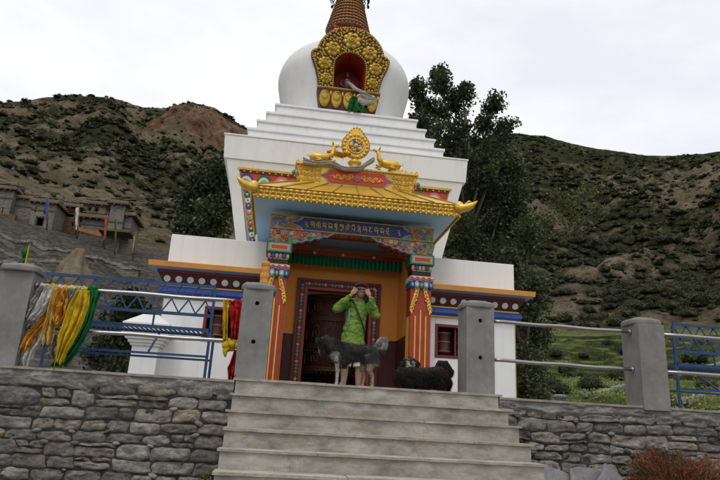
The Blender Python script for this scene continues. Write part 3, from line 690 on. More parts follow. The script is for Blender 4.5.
# throne: flares outward as it rises
def thw(z): return 2.02+(z-2.9)*.215
mb = MB()
def sq(hw, z, cy=YC): return [(CX-hw, cy-hw, z), (CX+hw, cy-hw, z), (CX+hw, cy+hw, z), (CX-hw, cy+hw, z)]
mb.hexa(sq(thw(2.6), 2.6), sq(thw(4.335), 4.335), 'white'); thr = mb.build('throne', S, .006)
def fp(dx, z, off=0.0): return (CX+dx, YC-thw(z)-off, z)       # point on the slanting front
def quadface(mb, dx0, dx1, z0, z1, off, m, dx0b=None, dx1b=None):
    a = [fp(dx0, z0, off), fp(dx1, z0, off), fp(dx1b if dx1b is not None else dx1, z1, off), fp(dx0b if dx0b is not None else dx0, z1, off)]
    b = [(p[0], p[1]+off+.004 if False else p[1]+off, p[2]) for p in a]; mb.hexa(b, a, m)
mb = MB(); d = .10
for s in (-1, 1):                                   # raised side stiles leaning with the flare
    x0, x1 = thw(2.62)-.20, thw(2.62); y0, y1 = thw(4.33)-.22, thw(4.33)
    a = [(CX+s*x0, YC-thw(2.62)-.03, 2.62), (CX+s*x1, YC-thw(2.62)-.03, 2.62), (CX+s*y1, YC-thw(4.33)-.03, 4.33), (CX+s*y0, YC-thw(4.33)-.03, 4.33)]
    mb.prism(a, (0, .04, 0), 'white')
a = [(CX-2.12, YC-thw(4.19)-.028, 4.19), (CX+2.12, YC-thw(4.19)-.028, 4.19), (CX+2.12, YC-thw(4.33)-.028, 4.33), (CX-2.12, YC-thw(4.33)-.028, 4.33)]
mb.prism(a, (0, .04, 0), 'white'); mb.build('throne_border', thr)
mb = MB()
quadface(mb, -2.10, 2.10, 4.15, 4.19, .045, 'gold')
for s in (-1, 1): 
    a = [(CX+s*(thw(2.7)-.225), YC-thw(2.7)-.03, 2.7), (CX+s*(thw(2.7)-.20), YC-thw(2.7)-.03, 2.7), (CX+s*(thw(4.15)-.22), YC-thw(4.15)-.03, 4.15), (CX+s*(thw(4.15)-.245), YC-thw(4.15)-.03, 4.15)]
    mb.prism(a, (0, .03, 0), 'gold_dk')
mb.build('gilt_line', thr)
mb = MB(); quadface(mb, -2.06, 2.06, 4.10, 4.148, .03, 'darkred')
for i in range(34): mb.ell(fp(-2.03+4.06*(i+.5)/34, 4.125, .035), (.022, .02, .018), ['lblue', 'yellow', 'lime'][i % 3], 8, 6)
quadface(mb, -2.06, 2.06, 3.84, 4.098, .018, 'vermilion')
pal = [('royal', 'off', 'lblue', 'vermilion'), ('green', 'off', 'lime', 'orange'), ('pink', 'off', 'vermilion', 'royal')]
x = -1.92; i = 0
while x < 2.0:
    for q, m in enumerate(pal[i % 3]):
        r = .165-.037*q; nn = 14; pts = [fp(x+r*math.cos(PI*j/nn), 3.85+r*1.5*math.sin(PI*j/nn), .022+.009*q) for j in range(nn+1)]
        mb.prism(pts, (0, .008, 0), m)
    x += .335; i += 1
mb.build('arch_frieze', thr)
mb = MB()
for s in (-1, 1):
    z = 3.80; i = 0
    a = [(CX+s*(thw(2.75)-.235), YC-thw(2.75)-.008, 2.75), (CX+s*(thw(2.75)-.36), YC-thw(2.75)-.008, 2.75), (CX+s*(thw(3.83)-.39), YC-thw(3.83)-.008, 3.83), (CX+s*(thw(3.83)-.255), YC-thw(3.83)-.008, 3.83)]
    mb.prism(a, (0, .012, 0), 'lblue')
    while z > 2.85:
        c = thw(z)-.315; mb.ell((CX+s*c, YC-thw(z)-.012, z), (.055, .02, .06), ['vermilion', 'green', 'off', 'royal', 'pink', 'lime'][i % 6], 10, 6); mb.ell((CX+s*(c+.0), YC-thw(z)-.03, z), (.02, .012, .02), ['yellow', 'off', 'vermilion'][i % 3], 8, 6); z -= .105; i += 1
mb.build('painted_strip', thr)
mb = MB(); mb.hexa(sq(2.38, 4.336), sq(2.41, 4.80), 'white'); mb.box(CX-2.425, CX+2.425, YC-2.425, YC+2.425, 4.801, 4.835, 'white'); mb.build('cornice', S, .008)
for z0, z1, hw in ((4.836, 5.20, 2.01), (5.20, 5.48, 1.85), (5.48, 5.77, 1.69), (5.77, 6.07, 1.53)):
    mb = MB(); mb.box(CX-hw, CX+hw, YC-hw, YC+hw, z0, z1-.05, 'white'); mb.box(CX-hw-.03, CX+hw+.03, YC-hw-.03, YC+hw+.03, z1-.0499, z1, 'white'); mb.build('step_tier', S, .008)
mb = MB(); mb.lathe(smooth_prof([(1.30, 6.0), (1.36, 6.3), (1.45, 6.7), (1.545, 7.1), (1.605, 7.40), (1.60, 7.60), (1.53, 7.82), (1.39, 8.00), (1.16, 8.16), (.88, 8.28), (.55, 8.355), (.4, 8.37)]), (CX, YC, 0), 'white', 96); dome = mb.build('dome', S)
# spire of thirteen rings, its parasol and finial
mb = MB(); mb.box(CX-.36, CX+.36, YC-.36, YC+.36, 8.30, 9.0, 'white'); mb.box(CX-.39, CX+.39, YC-.39, YC+.39, 9.0, 9.08, 'red'); mb.build('harmika', S, .01)
mb = MB(); 
for i in range(15):
    r = .56-.0245*i; z = 9.08+.105*i
    mb.lathe([(r-.03, z), (r-.03, z+.045)], (CX, YC, 0), 'brick', 40, False); mb.lathe([(r-.03, z+.045), (r, z+.055), (r+.005, z+.08), (r, z+.10), (r-.04, z+.106)], (CX, YC, 0), 'brick', 40)
    mb.lathe([(r+.004, z+.066), (r+.011, z+.079), (r+.004, z+.092)], (CX, YC, 0), 'gold_dk', 40)
    for j in range(36):
        t = 2*PI*j/36; mb.ell((CX+(r-.024)*math.cos(t), YC+(r-.024)*math.sin(t), z+.024), (.024, .024, .017), 'cream', 6, 4)
sp_ = mb.build('spire', S)
mb = MB(); mb.lathe([(.10, 10.66), (.50, 10.60), (.56, 10.50), (.50, 10.66), (.12, 10.78), (.1, 10.9)], (CX, YC, 0), 'gold', 36)
for i in range(3): mb.lathe([(.30-.05*i, 10.9+.2*i), (.34-.05*i, 10.95+.2*i), (.15, 11.1+.2*i)], (CX, YC, 0), 'gold', 28)
mb.lathe([(.14, 11.5), (.2, 11.65), (.12, 11.85), (.03, 12.1), (.09, 12.25), (.001, 12.45)], (CX, YC, 0), 'gold', 24); mb.build('parasol_finial', S)
mb = MB()
for j in range(10):
    t = 2*PI*(j+.2)/10; c = Vector((CX+.50*math.cos(t), YC+.50*math.sin(t), 0)); tv = Vector((-math.sin(t), math.cos(t), 0))
    for q in range(3):
        z = 10.46-.13*q
        for s in (-1, 1):
            pts = [c+tv*(s*(.055+.045*math.sin(a)))+Vector((0, 0, z-.065*math.cos(a*1.0))) for a in np.linspace(0, PI*1.3, 9)]; mb.tube(pts, .013, 'iron', 6)
    mb.tube([c+Vector((0, 0, 10.55)), c+Vector((0, 0, 10.1))], .01, 'iron', 6); mb.ell(c+Vector((0, 0, 10.06)), (.035, .035, .05), 'iron', 8, 6)
mb.build('hanging_filigree', S)

# gilded niche on the dome
def GB(mb, name, parent):
    return mb.build(name, parent)
YG = 11.83
nf_out = [(.60, 6.10), (.655, 6.36), (.70, 6.62), (.66, 6.66), (.72, 6.95), (.80, 7.2), (.885, 7.42), (.90, 7.52), (.86, 7.60), (.76, 7.635), (.745, 7.72), (.70, 7.86), (.60, 8.02), (.47, 8.15), (.33, 8.235), (.17, 8.285), (0, 8.31)]
outline = [(-x, z) for x, z in nf_out]+[(x, z) for x, z in nf_out[:-1][::-1]]
arch = [(.345, 6.66), (.345, 7.05)]+[(.345*math.cos(a), 7.24+.36*math.sin(a)) for a in np.linspace(0, PI/2, 9)]
hole = [(-x, z) for x, z in arch]+[(x, z) for x, z in arch[:-1][::-1]]
mb = MB(); n = 96
def resample(poly, n):
    P = [Vector(p) for p in poly]; L = [0]
    for a, b in zip(P[:-1], P[1:]): L.append(L[-1]+(b-a).length)
    out = []
    for i in range(n+1):
        d = L[-1]*i/n; k = max(j for j in range(len(L)) if L[j] <= d+1e-9); k = min(k, len(P)-2); out.append(P[k].lerp(P[k+1], (d-L[k])/max(1e-9, L[k+1]-L[k])))
    return out
oc = resample([p for p in outline if p[1] >= 6.655], n); ih = resample(hole, n)
fr = [(CX+p.x, YG, p.y) for p in oc]+[(CX+p.x, YG, p.y) for p in ih]; bk = [(x, YG+.34, z) for x, y, z in fr]; m1 = n+1
fs = []
for i in range(n): fs += [[i, i+1, m1+i+1, m1+i], [2*m1+i, 2*m1+i+1, 3*m1+i+1, 3*m1+i], [i, 2*m1+i, 2*m1+i+1, i+1], [m1+i, m1+i+1, 3*m1+i+1, 3*m1+i]]
mb.add(fr+bk, fs, 'maroon')
nf = GB(mb, 'niche_frame', S)
mb = MB()                                       # bead rows along the outer and inner edges
for poly, ins, num in ((oc, .035, 74), (ih, -.03, 44)):
    pp = resample([(p.x, p.y) for p in poly], num); cc = Vector((0, 7.3))
    for p in pp:
        q = p+(cc-p).normalized()*ins; mb.ell((CX+q.x, YG-.015, q.y), .023, 'niche_gold', 8, 6)
GB(mb, 'bead_border', nf)
mb = MB()
def rosette(mb, dx, z, r, m='niche_gold', y=YG):
    for j in range(8):
        t = 2*PI*j/8+.3; mb.ell((CX+dx+r*.72*math.cos(t), y-.01, z+r*.72*math.sin(t)), (r*.36, .05, r*.36), m, 10, 6)
    mb.ell((CX+dx, y-.02, z), (r*.66, .075, r*.66), m, 14, 8)
    spiral(mb, (CX+dx, z), r*.52, 1.3, m, y-.095, .022, 1, .5, 14); mb.ell((CX+dx, y-.085, z), (r*.17, .04, r*.17), m, 8, 6)
for dx, z, r in ((0, 7.93, .205), (-.42, 7.66, .175), (.42, 7.66, .175), (-.57, 7.27, .155), (.57, 7.27, .155), (-.52, 6.89, .135), (.52, 6.89, .135)): mb = MB(); rosette(mb, dx, z, r); GB(mb, 'rosette', nf)
mb = MB(); rnd = random.Random(5); K = [(0, 7.93, .205), (-.42, 7.66, .175), (.42, 7.66, .175), (-.57, 7.27, .155), (.57, 7.27, .155), (-.52, 6.89, .135), (.52, 6.89, .135)]
def inside(x, z, poly):
    c = False; j = len(poly)-1
    for i in range(len(poly)):
        if ((poly[i][1] > z) != (poly[j][1] > z)) and x < (poly[j][0]-poly[i][0])*(z-poly[i][1])/(poly[j][1]-poly[i][1])+poly[i][0]: c = not c
        j = i
    return c
got = []
for _ in range(6000):
    x, z = rnd.uniform(0, .9), rnd.uniform(6.7, 8.3)
    if not inside(x*1.07, 7.3+(z-7.3)*1.05, [(a, b) for a, b in outline]) or inside(x, z, [(a*1.14, 7.1+(b-7.1)*1.12) for a, b in hole]): continue
    if any((x-abs(a))**2+(z-b)**2 < (r*1.12+.02)**2 for a, b, r in K) or any((x-a)**2+(z-b)**2 < .062**2 for a, b in got): continue
    got.append((x, z))
    for s in (-1, 1):
        a = rnd.uniform(0, 3); rot = Matrix.Rotation(a*s, 3, 'Y'); mb.ell((CX+s*x, YG-.008, z), (.044, .03, .024), 'niche_gold', 8, 6, rot); mb.ell((CX+s*x+.015*s, YG-.014, z+.018), (.02, .026, .02), 'niche_gold', 6, 5)
GB(mb, 'leaf_relief', nf)
mb = MB(); a = [(CX-.60, YG-.03, 6.08), (CX+.60, YG-.03, 6.08), (CX+.60, YG+.34, 6.08), (CX-.60, YG+.34, 6.08)]; b = [(CX-.70, YG-.07, 6.60), (CX+.70, YG-.07, 6.60), (CX+.70, YG+.34, 6.60), (CX-.70, YG+.34, 6.60)]
mb.hexa(a, b, 'maroon'); mb.box(CX-.70, CX+.70, YG-.075, YG+.34, 6.601, 6.655, 'gold_dk')
pl = GB(mb, 'lotus_plinth', nf)
mb = MB()
for i in range(5):
    dx = -.52+.26*i; mb.ell((CX+dx, YG-.06, 6.37), (.122, .05, .21), 'niche_gold', 16, 10); mb.ell((CX+dx, YG-.10, 6.42), (.078, .04, .13), 'niche_gold', 12, 8)
    spiral(mb, (CX+dx, 6.47), .055, 1.2, 'niche_gold', YG-.135, .016, 1, 0, 10); mb.ell((CX+dx+.13, YG-.06, 6.50), (.03, .03, .07), 'niche_gold', 8, 6)
for i in range(30): mb.ell((CX-.68+1.36*i/29, YG-.085, 6.628), .022, 'niche_gold', 8, 5)
GB(mb, 'lotus_petal', pl)
mb = MB(); aw = [(p.x, p.y) for p in ih]
k = len(aw); fr = [(CX+x, YG+.02, z) for x, z in aw]; bk = [(CX+x*.9, YG+.75, z) for x, z in aw]
mb.add(fr+bk, [[i, i+1, k+i+1, k+i] for i in range(k-1)]+[list(range(k, 2*k))], 'red'); mb.box(CX-.34, CX+.34, YG+.0, YG+.75, 6.655, 6.70, 'gold_dk'); GB(mb, 'niche_lining', nf)

# porch -------------------------------------------------------------
YP = 10.55
def pillar(s):
    mb = MB(); c = s*1.152; bx(mb, c-.17, c+.17, 9.30, 9.62, 0, 1.76, 'red'); 
    p = mb.build('porch_pillar', S, .012)
    mb = MB()
    for q in (-.085, 0, .085): bx(mb, c+q-.010, c+q+.010, 9.288, 9.299, .06, 1.30+(.10 if q == 0 else 0), 'yellow')
    for q in (.08, .16, .24): mb.box(CX+c-s*.17-.006, CX+c-s*.17+.006, 9.30+q-.012, 9.30+q+.012, .06, 1.30, 'yellow')
    mb.build('gold_flute', p)
    mb = MB()
    for sd in (-1, 1):
        for i in range(7):
            z = 1.72-.052*i; xx = c+sd*(.065+.014*i*(1 if i < 5 else .9)); spiral(mb, (CX+xx, z), .040, 1.3, 'gold', 9.283, .0115, sd, i, 10)
            mb.ell((CX+xx+sd*.02, 9.288, z-.03), (.022, .012, .03), 'gold', 8, 5)
        mb.ell((CX+c+sd*.145, 9.287, 1.36), (.016, .012, .045), 'gold', 8, 5)
    mb.build('gilt_scroll', p)
    mb = MB()
    bx(mb, c-.19, c+.19, 9.275, 9.64, 1.86, 1.94, 'off')
    for q, m in enumerate(('vermilion', 'pink')):
        pts = []
        for i in range(25):
            t = i/24; pts.append((CX+c-.192+.384*t, 9.262, 1.895+.018*q*2-.018+.014*math.sin(t*PI*8)))
        mb.tube(pts, .011, m, 6)
    bx(mb, c-.18, c+.18, 9.285, 9.63, 1.76, 1.859, 'royal')
    for i in range(5):
        m = ['royal', 'lblue', 'green', 'lblue', 'royal'][i]; mb.ell((CX+c-.15+.075*i, 9.28, 1.80-(.012 if i == 2 else 0)), (.048, .035, .065), m, 12, 8); mb.ell((CX+c-.15+.075*i, 9.252, 1.79), (.022, .02, .032), ['lime', 'off', 'pink', 'off', 'lime'][i], 8, 6)
    bx(mb, c-.155, c+.155, 9.30, 9.62, 1.941, 2.04, 'black')
    for i in range(3): mb.disc((CX+c-.10+.10*i, 0, 1.99), .036, 9.285, 9.299, 'off', 14)
    for z in (1.944, 2.034): bx(mb, c-.16, c+.16, 9.29, 9.298, z-.007, z+.007, 'yellow')
    bx(mb, c-.165, c+.165, 9.29, 9.63, 2.041, 2.13, 'darkred')
    for i in range(6): mb.ell((CX+c-.145+.058*i, 9.285, 2.075), (.027, .02, .045), ['pink', 'royal', 'lime'][i % 3], 8, 6)
    bx(mb, c-.20, c+.20, 9.262, 9.64, 2.131, 2.30, 'green'); bx(mb, c-.175, c+.175, 9.254, 9.261, 2.15, 2.282, 'lblue'); bx(mb, c-.15, c+.15, 9.248, 9.253, 2.17, 2.262, 'yellow'); bx(mb, c-.125, c+.125, 9.242, 9.247, 2.188, 2.244, 'vermilion')
    mb.build('capital', p, .003)
for s in (-1, 1): pillar(s)
# carved brackets
for s in (-1, 1):
    mb = MB(); bot = [(1.33, 2.301), (.93, 2.301), (.86, 2.335), (.80, 2.33), (.74, 2.375), (.67, 2.37), (.61, 2.415), (.54, 2.41), (.48, 2.455), (.41, 2.45), (.35, 2.5), (.30, 2.519), (1.33, 2.519)]
    mb.prism([(CX+s*x, 9.28, z) for x, z in bot], (0, .12, 0), 'floral'); br = mb.build('bracket', S)
    mb = MB(); mb.tube([(CX+s*x, 9.272, z) for x, z in resample(bot[1:12], 30)], .010, 'lblue', 6)
    rnd = random.Random(3)
    for i in range(13):
        x = .42+.07*i; z = 2.47-.012*(i % 3) if x < .7 else 2.35+.11*((i*7) % 3)/2
        if x < .62: z = 2.485
        m = ['vermilion', 'royal', 'pink', 'off', 'green'][i % 5]
        for j in range(6): mb.ell((CX+s*x+.020*math.cos(j*1.05), 9.276, z+.020*math.sin(j*1.05)), (.013, .012, .013), m, 6, 4)
        mb.ell((CX+s*x, 9.268, z), .010, 'yellow', 6, 4); spiral(mb, (CX+s*(x+.035), z-.02), .024, 1.2, 'gold', 9.272, .006, s, i, 8)
    mb.build('bracket_relief', br)
# inscription board
mb = MB(); bx(mb, -1.33, 1.33, 9.27, 9.46, 2.52, 2.765, 'floral'); bm_ = mb.build('beam', S)
mb = MB()
for z in (2.533, 2.752): bx(mb, -1.335, 1.335, 9.258, 9.269, z-.010, z+.010, 'gold_dk')
for s in (-1, 1): bx(mb, s*1.32-.012, s*1.32+.012, 9.258, 9.269, 2.543, 2.742, 'gold_dk')
for s in (-1, 1):
    for i in range(7):
        x = s*(1.24-.055*i); spiral(mb, (CX+x, 2.64+.045*(-1)**i), .042, 1.4, 'gold_dk', 9.262, .009, s, i, 12)
mb.build('beam_border', bm_)
mb = MB(); pts = [(-.80, 2.745), (-.84, 2.70), (-.93, 2.665), (-1.0, 2.643), (-.93, 2.62), (-.84, 2.585), (-.80, 2.54), (.80, 2.54), (.84, 2.585), (.93, 2.62), (1.0, 2.643), (.93, 2.665), (.84, 2.70), (.80, 2.745)]
mb.prism([(CX+x, 9.262, z) for x, z in pts], (0, .007, 0), 'navy'); mb.prism([(CX+x*1.03, 9.266, 2.643+(z-2.643)*1.0) for x, z in pts], (0, .003, 0), 'lblue'); mb.build('blue_panel', bm_)
G = dict(
 yig=[[(.1, .7), (.3, .95), (.6, .85), (.55, .55), (.2, .4), (.6, .35), (.8, .1), (.3, 0)]],
 ga=[[(0, .9), (1, .9)], [(.15, .9), (.15, .5), (.4, .35), (.6, .5), (.6, .9)], [(.9, .9), (.9, 0)]],
 om=[[(0, .72), (1, .72)], [(.5, .72), (.35, .5), (.65, .4), (.35, .22), (.6, 0)], [(.9, .72), (.9, .05)], [(.1, .72), (.1, .35), (.3, .45)], [(.2, 1.0), (.5, .82), (.8, 1.0)], [(.45, 1.12), (.55, 1.12)]],
 ma=[[(0, .9), (1, .9)], [(.2, .9), (.2, .3), (.45, .15), (.55, .35), (.25, .4)], [(.9, .9), (.9, 0)], [(.55, .35), (.9, .35)]],
 ni=[[(0, .75), (1, .75)], [(.15, .75), (.15, .2), (.5, .2), (.5, .75)], [(.5, .4), (.85, .2), (.85, .75)], [(.3, .95), (.6, 1.12), (.8, .9), (.6, .8)]],
 pa=[[(0, .9), (.3, .9)], [(.15, .9), (.15, .25), (.85, .25)], [(.85, .95), (.85, 0)]],
 dme=[[(0, .78), (1, .78)], [(.3, .78), (.5, .6), (.8, .55), (.5, .4)], [(.2, .42), (.8, .42)], [(.3, .4), (.3, .1), (.55, .1)], [(.8, .4), (.8, -.15)], [(.2, 1.1), (.6, .9)]],
 hum=[[(0, .78), (1, .78)], [(.2, .78), (.2, .5), (.75, .5), (.75, .78)], [(.75, .5), (.4, .3), (.8, .15), (.4, -.05), (.7, -.2)], [(.2, 1.0), (.5, .88), (.8, 1.0)], [(.45, 1.14), (.55, 1.14)]],
 hri=[[(0, .78), (.8, .78)], [(.1, .78), (.1, .45), (.7, .45), (.7, .78)], [(.7, .45), (.3, .2), (.75, .05), (.6, -.15)], [(.3, .95), (.6, 1.12), (.8, .9)], [(1.0, .6), (1.05, .6)], [(1.0, .25), (1.05, .25)]],
 shad=[[(.5, .95), (.5, 0)]], sp=[],
 sa=[[(0, .9), (1, .9)], [(.2, .9), (.35, .55), (.15, .25)], [(.35, .55), (.65, .3)], [(.85, .9), (.85, 0)]],
 kya=[[(0, .9), (1, .9)], [(.15, .9), (.15, .55)], [(.5, .9), (.5, .5)], [(.85, .9), (.85, .35)], [(.85, .35), (.45, .2), (.3, -.1), (.7, -.05)]],
 ba=[[(0, .9), (1, .9)], [(.15, .9), (.2, .25), (.85, .25)], [(.85, .9), (.85, 0)], [(.25, 1.1), (.5, 1.0), (.8, 1.15)]],
 nga=[[(0, .9), (.9, .9)], [(.2, .9), (.45, .6), (.2, .35), (.6, .1), (.8, .3)]],
 la=[[(0, .9), (1, .9)], [(.1, .9), (.1, .4), (.35, .3), (.4, .6)], [(.4, .5), (.85, .5)], [(.85, .9), (.85, 0)]])
def write(mb, seq, x0, x1, z, h, y, m, th):
    n = len(seq); st = (x1-x0)/n
    for i, g in enumerate(seq):
        for pl_ in G[g]:
            pts = [(x0+st*(i+.12)+st*.74*a, y, z+h*b) for a, b in pl_]; mb.tube(pts, [th*(1.15 if k % 2 == 0 else .8) for k in range(len(pts))], m, 5)
mb = MB(); write(mb, ['yig', 'ga', 'om', 'sa', 'ma', 'hum', 'kya', 'ni', 'ba', 'dme', 'ga', 'nga', 'la', 'ma', 'hri', 'sp', 'yig'], CX-.80, CX+.80, 2.585, .105, 9.258, 'gold', .0085); mb.build('gilt_lettering', bm_)
# porch room: walls, ceiling, dado
mb = MB(); dl, dr, dt = -.79, .70, 2.04
bx(mb, -1.05, dl, YP, YP+.2, 1.05, 2.86, 'orange_wall'); bx(mb, dr, 1.05, YP, YP+.2, 1.05, 2.86, 'orange_wall'); bx(mb, dl, dr, YP, YP+.2, dt, 2.86, 'orange_wall')
for s in (-1, 1): bx(mb, min(s*1.02, s*1.05), max(s*1.02, s*1.05)-.001, 9.625, YP-.001, 1.05, 2.86, 'orange_wall')
mb.build('porch_wall', S)
mb = MB(); bx(mb, -1.05, 1.05, 9.47, 10.80, 2.66, 2.70, 'white'); mb.build('porch_slab', S)
for s in (-1, 1):
    mb = MB(); bx(mb, *sorted((s*1.05, dl if s < 0 else dr)), YP-.004, YP+.2, 0, 1.049, 'maroon')
    bx(mb, min(s*1.016, s*1.05), max(s*1.016, s*1.05)-.001, 9.625, YP-.0035, 0, 1.049, 'maroon'); mb.build('dado', S)
mb = MB(); bx(mb, -1.04, 1.04, 9.47, YP, 2.62, 2.66, 'lblue')
mb.build('porch_ceiling', S)
mb = MB()
for i in range(3):
    q = .10*i; bx(mb, -.96+q, .96-q, 9.50+.02*i, 9.56+.1*i, 2.30+.075*i, 2.374+.075*i, 'darkred') if False else None
for s in (-1, 1):
    for i in range(5): x0, x1 = sorted((s*(1.0-.10*i), s*(.90-.10*i))); bx(mb, x0, x1, 9.47, 9.62+.03*i, 2.26+.055*i, 2.52, 'red')
bx(mb, -1.0, 1.0, 9.47, 9.60, 2.52, 2.615, 'red')
mb.build('stepped_beam', S, .004)
mb = MB(); bx(mb, -1.0, 1.0, 10.20, 10.26, 2.40, 2.47, 'red'); 
for x in (-.55, -.05, .5): mb.ell((CX+x, 10.185, 2.435), .026, 'off', 10, 6)
mb.build('ceiling_rail', S)
mb = MB(); k = 110; top = []; lo = []
for i in range(k+1):
    x = CX-1.01+2.02*i/k; y = 10.24+.022*math.sin(i*PI*.5+.4); top.append((x, y, 2.40)); lo.append((x, y-.012, 2.215))
mb.add(lo+top, [[i, i+1, k+2+i, k+1+i] for i in range(k)], 'green', False); vl = mb.build('valance', S)
so2 = vl.modifiers.new('t', 'SOLIDIFY'); so2.thickness = .006
# door frame
mb = MB()
def frame(mb, a, b, t, wd, y0, y1, m): bx(mb, a, a+wd, y0, y1, 0, t, m); bx(mb, b-wd, b, y0, y1, 0, t, m); bx(mb, a+wd, b-wd, y0, y1, t-wd, t, m)
frame(mb, dl, dr, dt, .05, YP-.05, YP+.18, 'darkred'); df = mb.build('door_frame', S, .004)
mb = MB(); frame(mb, dl+.05, dr-.05, dt-.05, .085, YP-.035, YP+.18, 'door_band'); pb = mb.build('painted_band', df)
mb = MB()
def motif(x, z, i):
    m = ['vermilion', 'lime', 'lblue', 'pink', 'off'][i % 5]
    for j in range(4): mb.ell((CX+x+.018*math.cos(j*PI/2), YP-.038, z+.018*math.sin(j*PI/2)), (.013, .008, .013), m, 6, 4)
    mb.ell((CX+x, YP-.044, z), .007, 'yellow', 6, 4)
i = 0; z = .06
while z < dt-.1:
    motif(dl+.0925, z, i); motif(dr-.0925, z, i+2); z += .058; i += 1
x = dl+.15
while x < dr-.12: motif(x, dt-.0925, i); x += .058; i += 1
mb.build('painted_flower', pb)
mb = MB(); frame(mb, dl+.135, dr-.135, dt-.135, .055, YP-.02, YP+.18, 'red'); mb.build('inner_frame', df, .004)
# unlit chamber behind the door
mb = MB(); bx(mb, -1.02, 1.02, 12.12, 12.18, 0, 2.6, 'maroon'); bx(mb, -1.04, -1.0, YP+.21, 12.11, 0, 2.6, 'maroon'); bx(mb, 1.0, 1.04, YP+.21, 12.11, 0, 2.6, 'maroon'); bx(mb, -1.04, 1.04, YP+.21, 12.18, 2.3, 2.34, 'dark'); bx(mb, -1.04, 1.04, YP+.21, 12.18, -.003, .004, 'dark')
mb.build('chamber_wall', S)
wx = CX-.08; wy = 11.42
pw = thing('prayer_wheel', (wx, wy, 0), 'large dark red prayer wheel with gold bands and script inside the doorway', 'prayer wheel')
mb = MB(); mb.lathe([(.03, .0), (.03, .42), (.44, .45), (.50, .50), (.50, 1.88), (.44, 1.94), (.03, 1.98), (.03, 2.28)], (wx, wy, 0), 'maroon', 48); mb.build('drum', pw)
mb = MB()
for z in (.52, .92, 1.42, 1.86):
    mb.lathe([(.50, z-.05), (.525, z-.035), (.525, z-.01), (.508, z), (.525, z+.01), (.525, z+.035), (.50, z+.05)], (wx, wy, 0), 'wheel_gold', 48)
    for j in range(40): t = 2*PI*j/40; mb.ell((wx+.53*math.cos(t), wy+.53*math.sin(t), z-.07), (.014, .014, .022), 'wheel_gold', 6, 4)
mb.build('gold_band', pw)
mb = MB()
for zr, h in ((1.02, .28), (1.52, .25), (.60, .22)):
    for j in range(9):
        t0 = -PI/2+(j-4)*.62; g = ['hum', 'om', 'ma', 'ni', 'pa', 'dme', 'hum', 'hri', 'om'][j]
        for pl_ in G[g]:
            P_ = resample(pl_, max(4, 3*len(pl_))); mb.tube([(wx+.508*math.cos(t0+(q.x-.5)*.36), wy+.508*math.sin(t0+(q.x-.5)*.36), zr+h*.9*q.y) for q in P_], .016, 'wheel_gold', 5)
mb.build('gilt_script', pw)

# canopy -------------------------------------------------------------
mb = MB(); bx(mb, -1.60, 1.60, 8.86, YC-thw(2.9)+.0, 2.862, 2.93, 'sky'); cn = mb.build('canopy', S)
bx2 = MB(); 
bx2.hexa([(CX-1.67, 8.80, 3.045), (CX+1.67, 8.80, 3.045), (CX+1.67, 11.0, 3.045), (CX-1.67, 11.0, 3.045)], [(CX-.96, 9.18, 3.33), (CX+.96, 9.18, 3.33), (CX+.96, 11.0, 3.33), (CX-.96, 11.0, 3.33)], 'gold')
rf = bx2.build('gilt_roof', cn)
for i in range(9):
    f = -1+2*i/8; mb = MB(); mb.bar((CX+1.62*f, 8.805, 3.052), (CX+.93*f, 9.17, 3.335), .02, .018, 'gold_dk', (0, -1, 1)); mb.build('roof_rib', rf)
mb = MB()
bx(mb, -1.62, 1.62, 8.83, 8.88, 2.90, 3.04, 'gold')
for s in (-1, 1): bx(mb, min(s*1.60, s*1.65), max(s*1.60, s*1.65), 8.881, 10.98, 2.90, 3.04, 'gold')
def fringe(P, Q, n):
    P, Q = Vector(P), Vector(Q)
    for i in range(n):
        c = P.lerp(Q, (i+.5)/n); w_ = (Q-P).length/n; dirn = (Q-P).normalized(); out = Vector((dirn.y, -dirn.x, 0))
        if out.y > .5: out = -out
        rot = Matrix((dirn, out, Vector((0, 0, 1)))).transposed()
        mb.ell(c+Vector((0, 0, .125)), (w_*.52, .035, .028), 'gold', 8, 6, rot); mb.ell(c+Vector((0, 0, .065)), (w_*.44, .030, .036), 'gold', 8, 6, rot)
        mb.ell(c+Vector((0, 0, .060))+out*.026, (w_*.22, .012, .018), 'gold_dk', 8, 6, rot)
        mb.ell(c+Vector((0, 0, .005)), (w_*.46, .022, .030), 'gold', 8, 6, rot); mb.ell(c+Vector((w_*.5*dirn.x, w_*.5*dirn.y, -.022)), (w_*.20, .014, .026), 'gold', 6, 5, rot)
fringe((CX-1.64, 8.82, 2.88), (CX+1.64, 8.82, 2.88), 36)
fringe((CX-1.645, 8.86, 2.88), (CX-1.645, 10.95, 2.88), 24); fringe((CX+1.645, 10.95, 2.88), (CX+1.645, 8.86, 2.88), 24)
mb.build('gold_fringe', cn)
for s in (-1, 1):
    mb = MB(); b = Vector((CX+s*1.62, 8.80, 2.99)); d = Vector((s*.80, -.35, 0)).normalized()
    mb.tube([b-d*.05, b+d*.03, b+d*.09, b+d*.13+V(0, 0, .01), b+d*.18+V(0, 0, .03), b+d*.23+V(0, 0, .06), b+d*.29+V(0, 0, .11)], [.07, .085, .062, .07, .055, .034, .006], 'gold', 12)
    mb.ell(b+V(0, 0, .03), (.075, .075, .085), 'gold', 12, 8); mb.tube([b+d*.1+V(0, 0, .06), b+d*.16+V(0, 0, .11), b+d*.2+V(0, 0, .09)], [.02, .018, .006], 'gold', 6)
    mb.build('corner_finial', cn)
mb = MB(); mb.hexa([(CX-.92, 9.19, 3.331), (CX+.92, 9.19, 3.331), (CX+.92, 9.6, 3.331), (CX-.92, 9.6, 3.331)], [(CX-1.0, 9.15, 3.60), (CX+1.0, 9.15, 3.60), (CX+1.0, 9.6, 3.60), (CX-1.0, 9.6, 3.60)], 'gold')
